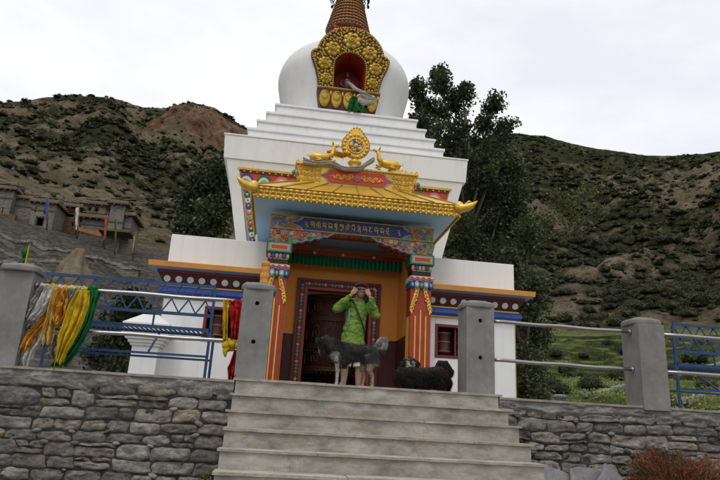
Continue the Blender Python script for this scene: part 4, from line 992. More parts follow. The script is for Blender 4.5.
bx(mb, -1.02, 1.02, 9.12, 9.62, 3.601, 3.635, 'gold'); cr_ = mb.build('roof_crest', cn)
def cf(dx, z, off=0): return (CX+dx, 9.19-.04*(z-3.331)/.27-off, z)
mb = MB(); hx = [(-.60, 3.465), (-.50, 3.50), (-.44, 3.575), (.44, 3.575), (.50, 3.50), (.60, 3.465), (.50, 3.43), (.44, 3.36), (-.44, 3.36), (-.50, 3.43)]
mb.prism([cf(a*1.07, 3.467+(b-3.467)*1.07, .008) for a, b in hx], (0, .02, 0), 'lblue'); mb.prism([cf(a, b, .014) for a, b in hx], (0, .02, 0), 'vermilion'); mb.build('red_panel', cr_)
mb = MB()
for s in (-1, 1):
    for i in range(6): spiral(mb, (CX+s*(.10+.055*i), 3.467+.018*(-1)**i), .044-.0045*i, 1.4, 'gold', 9.155, .010, s, i*1.3, 12); mb.ell((CX+s*(.12+.055*i), 9.157, 3.467-.025*(-1)**i), (.02, .01, .014), 'gold', 6, 5)
    mb.tube([(CX+s*.40, 9.155, 3.467), (CX+s*.47, 9.155, 3.467)], [.012, .003], 'gold', 6)
    for i in range(6):
        for q in range(3): spiral(mb, (CX+s*(.62+.062*i), 3.385+.08*q), .034, 1.3, 'gold', 9.178-.013*q, .011, s*(-1)**q, i+q, 10)
for j in range(7): mb.ell((CX+.042*math.cos(j*.9), 9.15, 3.467+.042*math.sin(j*.9)), (.018, .01, .018), 'pink', 8, 5)
mb.ell((CX, 9.14, 3.467), .02, 'lblue', 10, 6)
for i in range(30): mb.ell((CX-.98+1.96*i/29, 9.115, 3.615), (.03, .016, .02), 'gold', 8, 5)
for s in (-1, 1):
    for i in range(5):
        spiral(mb, (CX+s*(.66+.08*i), 3.665), .035, 1.2, 'gold', 9.15, .011, s, i, 10)
    mb.ell((CX+s*1.03, 9.20, 3.48), (.04, .04, .045), 'turq', 12, 8); mb.ell((CX+s*.99, 9.20, 3.48), (.03, .05, .055), 'pink', 12, 8)
mb.build('crest_relief', cr_)

# wheel and deer on the roof
dw = thing('dharma_wheel', (CX-.04, 9.3, 3.63), 'upright gilded dharma wheel in a pointed flame border between two deer', 'wheel ornament')
wc = (CX-.04, 4.10); mb = MB()
mb.lathe([(.10, 3.635), (.12, 3.66), (.06, 3.70), (.10, 3.77), (.12, 3.80), (.05, 3.86)], (CX-.04, 9.3, 0), 'gold', 20); mb.build('vase_stand', dw)
mb = MB(); fl = []
for j in range(40):
    t = 2*PI*j/40; r = .245+(.10*max(0, math.cos(t-PI/2))**10)-.02*max(0, -math.cos(t-PI/2)); fl.append((wc[0]+r*math.cos(t), 9.27, wc[1]+r*math.sin(t)*1.02))
mb.prism(fl, (0, .05, 0), 'gold'); fb = mb.build('flame_border', dw)
mb = MB()
for j in range(18):
    t = 2*PI*j/18; mb.ell((wc[0]+.195*math.cos(t), 9.262, wc[1]+.20*math.sin(t)), (.028, .018, .028), 'gold', 8, 6)
for j in range(40): p = fl[j]; mb.ell((wc[0]+(p[0]-wc[0])*.97, 9.262, wc[1]+(p[2]-wc[1])*.97), .012, 'vermilion' if j % 2 else 'gold', 6, 4)
mb.tube([(wc[0]+.135*math.cos(2*PI*j/30), 9.262, wc[1]+.135*math.sin(2*PI*j/30)) for j in range(31)], .014, 'gold', 6)
for j in range(8):
    t = 2*PI*j/8+.39; mb.ell((wc[0]+.085*math.cos(t), 9.262, wc[1]+.085*math.sin(t)), (.03, .012, .03), ['vermilion', 'lime', 'royal', 'off'][j % 4], 8, 6)
    t += .39; mb.tube([(wc[0]+.03*math.cos(t), 9.255, wc[1]+.03*math.sin(t)), (wc[0]+.13*math.cos(t), 9.255, wc[1]+.13*math.sin(t))], .009, 'gold', 6)
mb.ell((wc[0], 9.25, wc[1]), .032, 'off', 10, 6); mb.build('wheel_relief', fb)
def deer(name, x, s, label):
    """reclining gilded deer facing the wheel; s=-1 looks left"""
    mb = MB(); z = 3.72; y = 9.21
    mb.tube([(x+s*.02, y, z+.14), (x-s*.05, y, z+.09), (x-s*.16, y, z+.07), (x-s*.27, y, z+.07), (x-s*.34, y, z+.05)], [.045, .075, .08, .085, .04], 'gold', 12)
    mb.tube([(x-s*.02, y, z+.08), (x+s*.045, y, z+.17), (x+s*.06, y, z+.26), (x+s*.075, y, z+.30)], [.065, .045, .034, .036], 'gold', 10)
    mb.tube([(x+s*.05, y, z+.305), (x+s*.09, y, z+.31), (x+s*.155, y, z+.335)], [.038, .036, .016], 'gold', 10)
    for q in (-1, 1):
        mb.tube([(x+s*.05, y+q*.02, z+.33), (x+s*.02, y+q*.05, z+.40)], [.016, .004], 'gold', 6); mb.tube([(x+s*.01, y+q*.04, z+.05), (x+s*.09, y+q*.05, z+.02), (x+s*.0, y+q*.06, z-.01)], [.03, .02, .016], 'gold', 8)
        mb.tube([(x-s*.24, y+q*.05, z+.04), (x-s*.14, y+q*.08, z+.0), (x-s*.26, y+q*.08, z-.02)], [.045, .022, .016], 'gold', 8)
    mb.tube([(x-s*.33, y, z+.07), (x-s*.38, y, z+.10), (x-s*.40, y, z+.09)], [.014, .010, .004], 'gold', 6)
    mb.v = [(x+(a-x)*.95, b, z+(c-z)*.98) for a, b, c in mb.v]; t = thing('deer_statue', (x, y, 3.63), label, 'statue', 'gilded deer flanking the wheel'); mb.build('deer_body', t); return t
deer('deer', CX+.40, -1, 'reclining gilded deer at the right of the wheel on the porch roof'); deer('deer', CX-.47, 1, 'reclining gilded deer half wrapped in cloth at the left of the wheel')

# ------------------------------------------------------------------ cloth
def cloth(name, left, right, m, label, cat='scarf', group=None, folds=3, depth=.03, nu=44, nv=46, seed=0, ragged=0.0):
    wd = 1.32 if group == GR else 1.0
    """a hanging strip between its two side edges (lists of points from top to bottom) with soft pleats"""
    Lp = resample3(left, nv); Rp = resample3(right, nv); vs = []
    for j in range(nv+1):
        v = j/nv; a, b = Lp[j], Rp[j]; mm = (a+b)/2; a, b = mm+(a-mm)*wd, mm+(b-mm)*wd; w_ = (b-a).length; amp = depth*(.5+.5*v)
        for i in range(nu+1):
            u = i/nu; p = a.lerp(b, u); ph = seed+.9*math.sin(v*3+seed)
            f = math.sin(u*folds*2*PI+ph)*amp+.4*amp*math.sin(u*folds*4.7*PI+ph*2+v*4)+.9*depth*FR(u*4+seed, v*5, seed, 4)+.35*depth*abs(N3(u*9+v*3, v*11-u*4, seed))
            p = p+Vector((.12*w_*.3*math.sin(v*7+u*5+seed), f, 0))
            if j > nv*.8: p.z += (ragged+.02)*(v-.8)/.2*FR(u*9, seed, 1, 4)*1.6
            vs.append(tuple(p))
    mb = MB(); mb.add(vs, [[j*(nu+1)+i, j*(nu+1)+i+1, (j+1)*(nu+1)+i+1, (j+1)*(nu+1)+i] for j in range(nv) for i in range(nu)], m, True)
    o = mb.build(name); s_ = o.modifiers.new('t', 'SOLIDIFY'); s_.thickness = .003; s_.offset = 0
    return tag(o, label, cat, group)
def resample3(pts, n):
    P = [Vector(p) for p in pts]; L = [0]
    for a, b in zip(P[:-1], P[1:]): L.append(L[-1]+(b-a).length)
    out = []
    for i in range(n+1):
        d = L[-1]*i/n; k = 0
        while k < len(P)-2 and L[k+1] < d: k += 1
        out.append(P[k].lerp(P[k+1], (d-L[k])/max(1e-9, L[k+1]-L[k])))
    # smooth the corners
    for _ in range(3): out = [out[0]]+[(out[i-1]+out[i]*2+out[i+1])/4 for i in range(1, n)]+[out[-1]]
    return out
def c3(pts, Y, k=3.69, ox=0, oy=240): return [at(ox+x/k, oy+y/k, Y) for x, y in pts]
GR = 'silk scarves knotted on the left railing'
cloth('scarf', c3([(148, 168), (118, 225), (100, 262), (96, 290)], 6.66), c3([(180, 168), (158, 215), (140, 245), (112, 288)], 6.66), 'c_gry', 'grey white scarf drawn back from the rail toward the leftmost post', group=GR, folds=2, seed=1)
cloth('scarf', c3([(166, 172), (150, 215), (124, 260), (100, 298)], 6.62), c3([(194, 172), (186, 215), (160, 262), (128, 298)], 6.62), 'c_wht', 'dull white scarf beside the printed orange ones', group=GR, folds=2, seed=2)
cloth('scarf', c3([(178, 176), (160, 240), (140, 300), (96, 350), (72, 412)], 6.67), c3([(214, 176), (190, 240), (176, 306), (130, 350), (104, 396)], 6.67), 'c_org', 'printed orange scarf whose ragged end reaches lowest toward the left post', group=GR, folds=2, seed=3, ragged=.05)
cloth('scarf', c3([(196, 178), (182, 240), (172, 300), (162, 345), (165, 385)], 6.62), c3([(230, 178), (212, 240), (200, 300), (196, 345), (190, 392)], 6.62), 'c_lyel', 'pale yellow printed scarf hanging straight down across both rails', group=GR, folds=2, seed=4, ragged=.03)
cloth('scarf', c3([(222, 176), (206, 230), (200, 280), (206, 316)], 6.60), c3([(246, 176), (246, 230), (234, 285), (214, 322)], 6.60), 'c_org', 'short printed orange scarf bulging out in the middle of the cluster', group=GR, folds=2, seed=5, depth=.05)
cloth('scarf', c3([(264, 186), (248, 226), (240, 262), (238, 292)], 6.64), c3([(290, 186), (276, 226), (256, 262), (246, 292)], 6.64), 'c_gry', 'narrow grey scarf showing between the orange and the plain yellow ones', group=GR, folds=2, seed=6)
cloth('scarf', c3([(126, 330), (112, 370), (92, 410), (74, 452)], 6.70), c3([(160, 336), (150, 372), (122, 410), (108, 460)], 6.70), 'c_wht', 'white scarf end hanging below the lower rail near the left post', group=GR, folds=2, seed=7, ragged=.05)
cloth('scarf', c3([(204, 350), (190, 384), (174, 408), (180, 430)], 6.66), c3([(222, 350), (220, 380), (216, 408), (212, 432)], 6.66), 'c_gry', 'grey scarf end bunched under the lower rail beside the yellow one', group=GR, folds=2, seed=8, ragged=.03, depth=.05)
cloth('scarf', c3([(288, 186), (262, 240), (238, 300), (218, 350), (214, 400), (206, 452)], 6.58), c3([(322, 186), (318, 240), (300, 300), (272, 365), (242, 410), (226, 452)], 6.58), 'c_yel', 'plain bright yellow scarf, widest of those on the rail', group=GR, folds=3, depth=.035, seed=9, ragged=.04)
cloth('scarf', c3([(322, 186), (316, 240), (300, 310), (276, 362), (228, 430), (196, 466)], 6.62), c3([(366, 186), (352, 230), (340, 290), (316, 345), (276, 420), (236, 466)], 6.62), 'c_grn', 'dark green scarf trailing diagonally down behind the yellow one', group=GR, folds=3, seed=10)
ww = thing('scarf_knot', at(70, 288, 6.73), 'band of white, yellow and green silk wound tightly around the upper left rail', 'scarf knot')
xs = [(40, 'c_wht'), (47, 'c_yel'), (53, 'c_lyel'), (59, 'c_wht'), (65, 'c_yel'), (70, 'c_wht'), (76, 'c_yel'), (80, 'c_wht'), (84, 'c_yel'), (89, 'c_grn'), (94, 'c_grn'), (100, 'c_grn')]
for (xa, m), (xb, _) in zip(xs[:-1], xs[1:]):
    mb = MB(); a = at(xa, 286, 6.73).x; b = at(xb, 286, 6.73).x; P = []
    for i in range(9): P.append((a+(b-a)*i/8, 6.73+.004*math.sin(i*2), .842+.004*math.cos(i*1.7)))
    mb.tube(P, [.030+.010*math.sin(i*2.1+xa)+(.012 if m == 'c_grn' else 0) for i in range(9)], m, 10); mb.build('wrap', ww)
k6 = (4.578, 215, 280)
def c6(p, Y): return c3(p, Y, *k6)
cloth('scarf', c6([(38, 88), (36, 150), (34, 210), (34, 275)], 6.66), c6([(60, 88), (60, 150), (58, 210), (56, 275)], 6.66), 'c_yel', 'yellow scarf looped flat between the two rails beside the left step post', group='scarves tied beside the left step post', folds=1.5, seed=21)
cloth('scarf', c6([(64, 92), (68, 150), (68, 210), (76, 268)], 6.70), c6([(136, 92), (134, 150), (126, 210), (114, 272)], 6.70), 'c_red', 'wide red scarf hanging from the upper rail against the left step post', group='scarves tied beside the left step post', folds=3, depth=.04, seed=22)
cloth('scarf', c6([(88, 320), (72, 370), (56, 400), (62, 440), (60, 458)], 6.66), c6([(104, 320), (104, 370), (104, 410), (96, 430), (84, 456)], 6.66), 'c_red', 'crumpled end of red scarf dangling below the lower rail', group='scarves tied beside the left step post', folds=2, depth=.05, seed=23)
mb = MB(); kc = c6([(84, 300)], 6.70)[0]
for i in range(7): mb.ell(kc+Vector((.05*math.cos(i*1.1)-.01*i, .03*math.sin(i*1.7), .035*math.sin(i*1.1))), (.055-.003*i, .04, .038), 'c_yel', 12, 8, Matrix.Rotation(i*.6, 3, 'Y'))
mb.tube([kc+V(-.06, -.02, -.02), kc+V(-.08, -.03, -.07), kc+V(-.07, -.03, -.13)], [.03, .03, .01], 'c_yel', 8)
tag(mb.build('scarf_knot'), 'lumpy knot of yellow silk on the lower rail beside the left step post', 'scarf knot')
# cloths on roof and niche
cloth('scarf', c3([(303, 157.5), (316, 162), (332, 160), (345, 166.5), (360, 166), (374, 157)], 9.08, 1, 0, 0), c3([(303, 163), (316, 165), (331, 164.5), (344, 171), (360, 170.5), (375, 161)], 9.06, 1, 0, 0), 'c_wht', 'long white scarf swagged along the roof crest in front of the deer', folds=2.4, depth=.035, seed=31, nv=50)
cloth('scarf', c3([(326, 150), (333, 149), (342, 152), (351, 153)], 9.20, 1, 0, 0), c3([(328, 155), (334, 157), (343, 159), (351, 154.5)], 9.18, 1, 0, 0), 'c_org', 'orange scarf wound from the left deer to the wheel', folds=1.5, depth=.03, seed=32)
cloth('scarf', c3([(347, 82), (353, 89), (362, 93), (370, 95)], 11.68, 1, 0, 0), c3([(349, 81), (357, 87), (366, 92), (377, 99)], 11.66, 1, 0, 0), 'c_wht', 'thin white scarf slanting out of the gilded niche', folds=1, depth=.02, seed=33)
cloth('scarf', c3([(356, 96), (360, 93), (370, 95), (376, 98)], 11.70, 1, 0, 0), c3([(358, 104), (364, 105), (371, 104), (374, 103)], 11.68, 1, 0, 0), 'c_wht', 'white scarf bundled on the niche sill above the green one', folds=2, depth=.04, seed=34)
cloth('scarf', c3([(352, 96), (348, 104), (347, 111)], 11.66, 1, 0, 0), c3([(356, 96), (361, 104), (366, 112)], 11.66, 1, 0, 0), 'c_grn', 'green scarf hanging over the lotus plinth of the niche', folds=2, depth=.04, seed=35)
def carve(pts, y0, y1):
    cut = MB(); cut.prism([(x, y0, z) for x, z in pts], (0, y1-y0, 0), 'white'); cut = cut.build('cutter')
    bm2 = dome.modifiers.new('b', 'BOOLEAN'); bm2.object = cut; bm2.operation = 'DIFFERENCE'; bm2.solver = 'EXACT'
    bpy.context.view_layer.update(); nm = bpy.data.meshes.new_from_object(dome.evaluated_get(bpy.context.evaluated_depsgraph_get())); dome.modifiers.clear(); dome.data = nm; bpy.data.objects.remove(cut)
carve([(CX+p.x*.985, 7.2+(p.y-7.2)*.985) for p in oc], 11.2, YG+.30)
carve([(CX+x*1.03, z+(.012 if z > 7.2 else 0)) for x, z in aw], 11.21, YG+.80)
sb = thing('seated_statue', (CX-.02, YG+.3, 6.701), 'small dark seated statue in the red niche of the dome', 'statue')
mb = MB(); c = Vector((CX-.02, YG+.3, 6.70))
mb.ell(c+V(0, 0, .07), (.20, .15, .08), 'maroon'); mb.tube([c+V(0, 0, .08), c+V(0, 0, .22), c+V(0, 0, .36), c+V(0, 0, .42)], [.11, .10, .11, .05], 'maroon', 12); mb.ell(c+V(0, -.01, .49), (.055, .06, .07), 'maroon'); mb.ell(c+V(0, 0, .57), .025, 'maroon')
for s in (-1, 1):
    mb.tube([c+V(s*.10, 0, .36), c+V(s*.16, -.03, .24), c+V(s*.06, -.11, .14)], [.04, .034, .025], 'maroon', 8); mb.tube([c+V(s*.06, 0, .05), c+V(s*.2, -.08, .05), c+V(-s*.04, -.14, .05)], [.07, .05, .035], 'maroon', 8)
mb.build('statue_body', sb)

# ================================================================== SMALL THINGS
bt = thing('plastic_bottle', (-.215, YW+.13, 1.06), 'crumpled orange translucent bottle standing on the left step post', 'bottle')
mb = MB(); b0 = (-.215, YW+.13, 1.055)
mb.lathe([(.040, 0), (.052, .012), (.050, .05), (.054, .09), (.048, .13), (.052, .17), (.050, .20)], b0, 'plastic', 14, False); mb.build('bottle_body', bt)
mb = MB(); mb.lathe([(.050, .201), (.044, .225), (.05, .235), (.047, .26), (.001, .262)], b0, 'orange', 14); mb.build('bottle_top', bt)
# white corner pedestal left of the base
pd = thing('white_pedestal', (CX-3.02, 9.6, 0), 'white plastered pedestal with stepped cap at the left corner of the stupa', 'pedestal')
mb = MB(); px_, py_ = CX-2.98, 9.62
def pbx(h, z0, z1): mb.box(px_-h, px_+h, py_-h, py_+h, z0, z1, 'white')
pbx(.19, 0, .56); mb.build('pedestal_body', pd, .005)
mb = MB(); pbx(.22, .561, .60); pbx(.25, .601, .65); pbx(.29, .651, .71); pbx(.34, .711, .88); mb.hexa([(px_+a*.34, py_+b*.34, .881) for a, b in ((-1, -1), (1, -1), (1, 1), (-1, 1))], [(px_+a*.12, py_+b*.12, 1.04) for a, b in ((-1, -1), (1, -1), (1, 1), (-1, 1))], 'white'); mb.build('pedestal_cap', pd, .005)
# low concrete stump seen over the right wall
mb = MB(); p = at(560, 396.5, 9.5); mb.lathe([(.09, -p.z-.0), (.09, .0), (.125, .004), (.125, .03), (.08, .05), (.001, .052)], (p.x, p.y, p.z-.02), 'post', 24)
tag(mb.build('concrete_stump'), 'low round capped concrete stump just beyond the right wall', 'stump')
# leaning slate slabs and dry brush at the foot of the right wall
def slab(px, py, w_, prof, rz, lean, Y, label):
    tip = at(px, py, Y); rot = Matrix.Rotation(rz, 3, 'Z') @ Matrix.Rotation(-lean, 3, 'X'); lo = (tip.z+2.0)/math.cos(lean)
    pts = [(-w_/2, -lo)]+[(a*w_, b) for a, b in prof]+[(w_/2, -lo)]; pts = [Vector((a, 0, b)) for a, b in pts]; cl_ = pts+[pts[0]]; d = [a_.lerp(b_, k_/8) for a_, b_ in zip(cl_[:-1], cl_[1:]) for k_ in range(8)]+[cl_[0]]
    q = [tip+rot @ (Vector((p.x+.010*N3(p.x*20, p.z*20, px), 0, p.z+.010*N3(p.x*20, p.z*20, px+5)))) for p in d[:-1]]
    mb = MB(); mb.prism([tuple(v) for v in q], tuple(rot @ Vector((0, .035, 0))), 'slate'); return tag(mb.build('slate_slab', None, .004), label, 'slab', 'slate slabs leaning by the steps')
slab(560, 466, .62, [(-.5, .03), (-.28, .0), (.1, -.06), (.34, -.13), (.5, -.30)], .30, .30, 6.15, 'broad blue grey slate slab leaning closest to the steps')
slab(586, 468, .34, [(-.5, -.02), (-.2, .01), (.2, .0), (.42, -.02), (.5, -.12)], -.12, .22, 6.10, 'flat topped slate slab leaning between two others')
slab(607, 463.5, .38, [(-.5, -.22), (-.22, -.10), (-.04, .0), (.12, -.02), (.34, -.12), (.5, -.26)], .12, .25, 6.02, 'pointed slate slab leaning nearest the dry brown bush')
bs = thing('dry_bush', (4.2, 5.95, -2.0), 'rust brown dry juniper heap against the right wall', 'bush')
twv, twf, twc = [], [], []; rr = np.random.default_rng(4); C0 = np.array([4.12, 5.98, -.98])
cl = []
for _ in range(330):
    th = rr.uniform(0, 2*PI); ph = math.acos(rr.uniform(-.35, 1)); k = rr.uniform(.72, 1.0); lump = 1+.14*math.sin(th*3+1)+.10*math.sin(ph*5+th*2)
    cl.append(C0+np.array([.72*k*lump*math.sin(ph)*math.cos(th), .42*k*lump*math.sin(ph)*math.sin(th), .50*k*lump*math.cos(ph)]))
for c in cl:
    dirn = (c-C0)/np.linalg.norm(c-C0); n_ = 34
    base = c-dirn*.10; col = np.array([.15, .050, .022])*rr.uniform(.45, 1.45) if rr.random() < .8 else np.array([.13, .10, .035])
    for _ in range(n_):
        d = dirn*.8+rr.normal(0, .55, 3)+np.array([0, -.05, .1]); d /= np.linalg.norm(d); l = rr.uniform(.05, .13); p = base+rr.normal(0, .035, 3); sd = np.cross(d, rr.normal(0, 1, 3)); sd /= np.linalg.norm(sd)
        wv = .0035; i = len(twv); twv += [p-sd*wv, p+sd*wv, p+d*l+sd*wv*.5, p+d*l-sd*wv*.5]; twf.append([i, i+1, i+2, i+3]); twc += [col*rr.uniform(.7, 1.3)]*4
np_mesh('needles', np.array(twv), np.array(twf), MT['needles'], np.clip(np.array(twc), 0, 1), False, bs)
mb = MB()
mb.ell(C0+np.array([0, .03, -.08]), (.60, .34, .42), paint('dry_core', (.045, .018, .010), .9, .5, 20, 0, 1, 30, .04), 20, 12)
mb.tube([(4.2, 5.98, -2.0), (4.15, 5.98, -1.2)], [.06, .05], 'bark'); mb.build('woody_core', bs)
# weeds at the foot of the left wall by the steps
v, f, c_ = leaf_cloud([at(212, 476, 6.45), at(205, 480, 6.45), at(218, 481, 6.42)], .05, 60, .035, (.13, .16, .04)); o = np_mesh('weed_tuft', v, f, MT['leaf'], c_); tag(o, 'small green weed tuft growing where wall and steps meet', 'weed')

# ================================================================== TREES
def tree(name, base, lobes, label, cat, leafc, leaf=.15, per=22, dens=1.0, trunk_r=.22, group=None, seed=1, top=None):
    """lobes: (centre, radius xyz) where foliage gathers; a limb reaches each of them"""
    t = thing(name, base, label, cat, group); r = np.random.default_rng(seed); base = Vector(base); mb = MB()
    cx_ = sum((Vector(c) for c, _ in lobes), Vector())/len(lobes); topz = max(c[2] for c, _ in lobes)
    spine = [base.lerp(Vector(top) if top else Vector((cx_.x, cx_.y, topz*.93)), k/6)+Vector((r.normal(0, .12), r.normal(0, .12), 0)) for k in range(7)]
    mb.tube(spine, [trunk_r*(1-.13*k) for k in range(7)], 'bark', 10); cen, cr = [], []
    for c, rad in lobes:
        c = Vector(c); z = max(base.z+.3, c.z-1.0-.35*(c-spine[3]).length); k = 6 if top else min(5, max(1, int(6*(z-base.z)/max(.1, topz-base.z))))
        s0 = spine[k]; mid = s0.lerp(c, .55)+Vector((0, 0, -.25)); mb.tube([s0, mid, c], [trunk_r*.45*(1-.1*k), trunk_r*.25, trunk_r*.08], 'bark', 6)
        vol = rad[0]*rad[1]*rad[2]; m = max(26, int(105*dens*vol**.66))
        d = r.normal(0, 1, (m, 3)); d /= np.linalg.norm(d, axis=1, keepdims=True); rr_ = r.uniform(.15, 1, (m, 1))**.45
        lump = 1+.22*np.sin(d[:, :1]*5+seed)+.15*np.sin(d[:, 2:]*7+c.x)
        q = np.array(c)+d*rr_*lump*np.array(rad); cen.append(q); cr.append(np.full(m, min(.42, .19*vol**.33+.11)))
        ml = max(6, m//3); tt_ = r.uniform(.45, 1, (ml, 1)); cen.append(np.array(mid)*(1-tt_)+np.array(c)*tt_+r.normal(0, .28*vol**.25, (ml, 3))); cr.append(np.full(ml, .26))
        for j in range(min(m, 14)):
            e_ = Vector(q[j]); mb.tube([c, c.lerp(e_, .5)+Vector((0, 0, -.05)), e_], [trunk_r*.10, trunk_r*.06, .008], 'bark', 5)
    mb.build('trunk', t)
    v, f, c_ = leaf_cloud(np.concatenate(cen), np.concatenate(cr), per, leaf, leafc, .38)
    np_mesh('crown', v, f, MT['leaf'], c_, False, t); return t
def lobes_px(lst, Y, depth=1.0):
    out = []; rnd = random.Random(len(lst))
    for px, py, rx, ry in lst: k = Y/F_PX*1.05; out.append((tuple(at(px, py, Y+rnd.uniform(-.7, .7)*depth)), (rx*k, max(.5, .75*rx*k)*depth, ry*k)))
    return out
GL = (.062, .084, .034)
YT = 19.0; b0 = at(470, 395, YT)
tree('poplar_tree', (b0.x, YT, 0), lobes_px([(441, 84, 9, 16), (424, 106, 9, 10), (454, 102, 11, 13), (430, 128, 15, 15), (458, 132, 13, 16), (494, 104, 9, 9), (485, 124, 7, 9), (503, 128, 11, 12), (452, 160, 24, 22), (497, 152, 20, 18), (470, 190, 26, 24), (505, 190, 22, 24), (455, 225, 22, 24), (492, 232, 26, 28), (520, 222, 16, 20), (425, 160, 18, 20), (473, 150, 18, 22), (440, 110, 10, 12), (512, 168, 20, 22), (417, 124, 8, 10), (448, 148, 18, 14), (480, 168, 22, 22), (438, 75, 8, 9), (463, 92, 8, 9), (417, 90, 8, 9), (515, 195, 20, 22), (478, 255, 24, 24)], YT), 'tall leafy tree rising right behind the dome above the ridge line', 'tree', GL, .12, 30, .95, .13, 'trees around the stupa', 5)
YT2 = 17.5; b1 = at(525, 395, YT2)
tree('broadleaf_tree', (b1.x, YT2, 0), lobes_px([(528, 235, 16, 18), (505, 265, 26, 26), (530, 290, 18, 24), (535, 330, 15, 24), (525, 365, 18, 24), (534, 395, 16, 14), (510, 330, 18, 20), (512, 300, 18, 20)], YT2), 'dense lower tree filling the gap beside the right corner of the base', 'tree', GL, .115, 26, 1.25, .18, 'trees around the stupa', 6)
YT3 = 18.6; b2 = at(508, 395, YT3)
tree('young_tree', (b2.x, YT3, 0), lobes_px([(566, 208, 17, 10), (588, 192, 12, 9), (598, 210, 8, 9), (548, 218, 13, 8), (574, 224, 12, 7), (556, 196, 8, 6), (540, 236, 10, 8)], YT3), 'thin pale green branch reaching right against the mountainside', 'tree', (.095, .115, .04), .085, 12, .62, .06, 'trees around the stupa', 7, at(522, 236, 18.6))
YT4 = 21.0; b3 = at(205, 290, YT4)
tree('broadleaf_tree', (b3.x, YT4, .5), lobes_px([(206, 186, 20, 20), (222, 168, 14, 12), (190, 206, 17, 16), (212, 215, 22, 20), (226, 196, 16, 20), (184, 226, 14, 12), (205, 240, 22, 16)], YT4), 'dark leafy tree left of the stupa block against the brown mountainside', 'tree', GL, .16, 22, 1.2, .2, 'trees around the stupa', 8)
YT5 = 13.5; b4 = at(122, 378, YT5)
tree('shrubby_tree', (b4.x, YT5, 0), lobes_px([(118, 322, 14, 14), (110, 345, 14, 14), (128, 350, 12, 16), (120, 370, 18, 12), (98, 352, 9, 12), (136, 312, 8, 10), (128, 300, 10, 8)], YT5), 'low dark bushy tree behind the left bench beside the white pedestal', 'tree', (.035, .048, .018), .10, 22, 1.5, .10, 'trees around the stupa', 9)

# ================================================================== VILLAGE
def sp(px, py, Y): return at(px, py, Y)
def house(name, pxl, pxr, pyroof, pybase, Y, dep, label, m='rubble', windows=(), openings=(), roofover=.35, stubs=(), rz=.0, parapet=None):
    a, b = at(pxl, pybase, Y), at(pxr, pybase, Y); top = (at(pxl, pyroof, Y).z+at(pxr, pyroof, Y).z)/2; z0 = min(a.z, b.z)-4
    t = thing(name, ((a.x+b.x)/2, Y, z0), label, 'house'); x0, x1 = a.x, b.x; mb = MB(); xs, zs = {x0, x1}, {z0, top}; rects = []
    for (wl, wr, wt, wb) in list(windows)+list(openings):
        p, q = at(wl, wb, Y), at(wr, wt, Y); r_ = (max(p.x, x0+.1), min(q.x, x1-.1), max(p.z, z0+.1), min(q.z, top-.15)); rects.append(r_); xs |= {r_[0], r_[1]}; zs |= {r_[2], r_[3]}
    xs, zs = sorted(xs), sorted(zs)
    for i in range(len(xs)-1):
        for j in range(len(zs)-1):
            mx_, mz_ = (xs[i]+xs[i+1])/2, (zs[j]+zs[j+1])/2
            if any(r_[0] < mx_ < r_[1] and r_[2] < mz_ < r_[3] for r_ in rects): continue
            mb.box(xs[i], xs[i+1], Y, Y+.5, zs[j], zs[j+1], m)
    mb.box(x0, x1, Y+2.2, Y+dep, z0, top, m); mb.box(x0, x0+.4, Y+.5, Y+2.2, z0, top, m); mb.box(x1-.4, x1, Y+.5, Y+2.2, z0, top, m)
    mb.build('wall', t, .04)
    for k, r_ in enumerate(rects):
        mb = MB(); w_ = .12
        for A in ((r_[0], r_[1], r_[2], r_[2]+w_), (r_[0], r_[1], r_[3]-w_, r_[3]), (r_[0], r_[0]+w_, r_[2]+w_, r_[3]-w_), (r_[1]-w_, r_[1], r_[2]+w_, r_[3]-w_)): mb.box(A[0]+.01, A[1]-.01, Y+.1, Y+.25, A[2]+.005, A[3]-.005, 'wood')
        if k < len(windows) and r_[1]-r_[0] > .8: mb.box((r_[0]+r_[1])/2-.05, (r_[0]+r_[1])/2+.05, Y+.12, Y+.22, r_[2]+w_, r_[3]-w_, 'wood')
        mb.build('window_frame' if k < len(windows) else 'gallery_frame', t)
    mb = MB(); o = roofover; mb.box(x0-o, x1+o, Y-o, Y+dep+o, top, top+.16, 'wood'); mb.box(x0-o*.8, x1+o*.8, Y-o*.8, Y+dep+o*.8, top+.16, top+.42, 'roofmud'); 
    n = int((x1-x0)/.55)
    for i in range(n): q = x0+(i+.5)*(x1-x0)/n; mb.box(q-.07, q+.07, Y-o*.95, Y+.2, top-.15, top-.005, 'wood')
    rf_ = mb.build('roof', t, .03); rh = random.Random(int(pxl*7+pxr)); mb = MB()
    q = x0
    while q < x1:
        w2 = rh.uniform(.10, .22); mb.tube([(q, Y-o*.6+rh.uniform(-.1, .1), top+.50+rh.uniform(-.03, .16)), (q+rh.uniform(.5, 1.1), Y-o*.5+rh.uniform(-.1, .2), top+.52+rh.uniform(-.03, .16))], w2*.45, 'wood', 6); q += rh.uniform(.12, .4)
    mb.build('firewood', rf_)
    mb = MB(); mb.box(x0-.06, x1+.06, Y-.08, Y-.005, (z0+4+top)/2+.5, (z0+4+top)/2+.62, 'wood'); mb.build('timber_course', t)
    for s_ in stubs:
        p = at(s_, pyroof, Y); mb = MB(); mb.box(p.x-.35, p.x+.35, Y+.3, Y+1.0, top+.42, top+1.25, m); mb.build('chimney', rf_, .05)
    if parapet: 
        mb = MB(); p, q = at(parapet[0], parapet[2], Y-1.6), at(parapet[1], parapet[3], Y-1.6); mb.box(p.x, q.x, Y-1.7, Y-1.2, min(p.z, q.z)-1.5, (p.z+q.z)/2, 'rubble2'); mb.build('terrace_wall', t, .05)
    return t
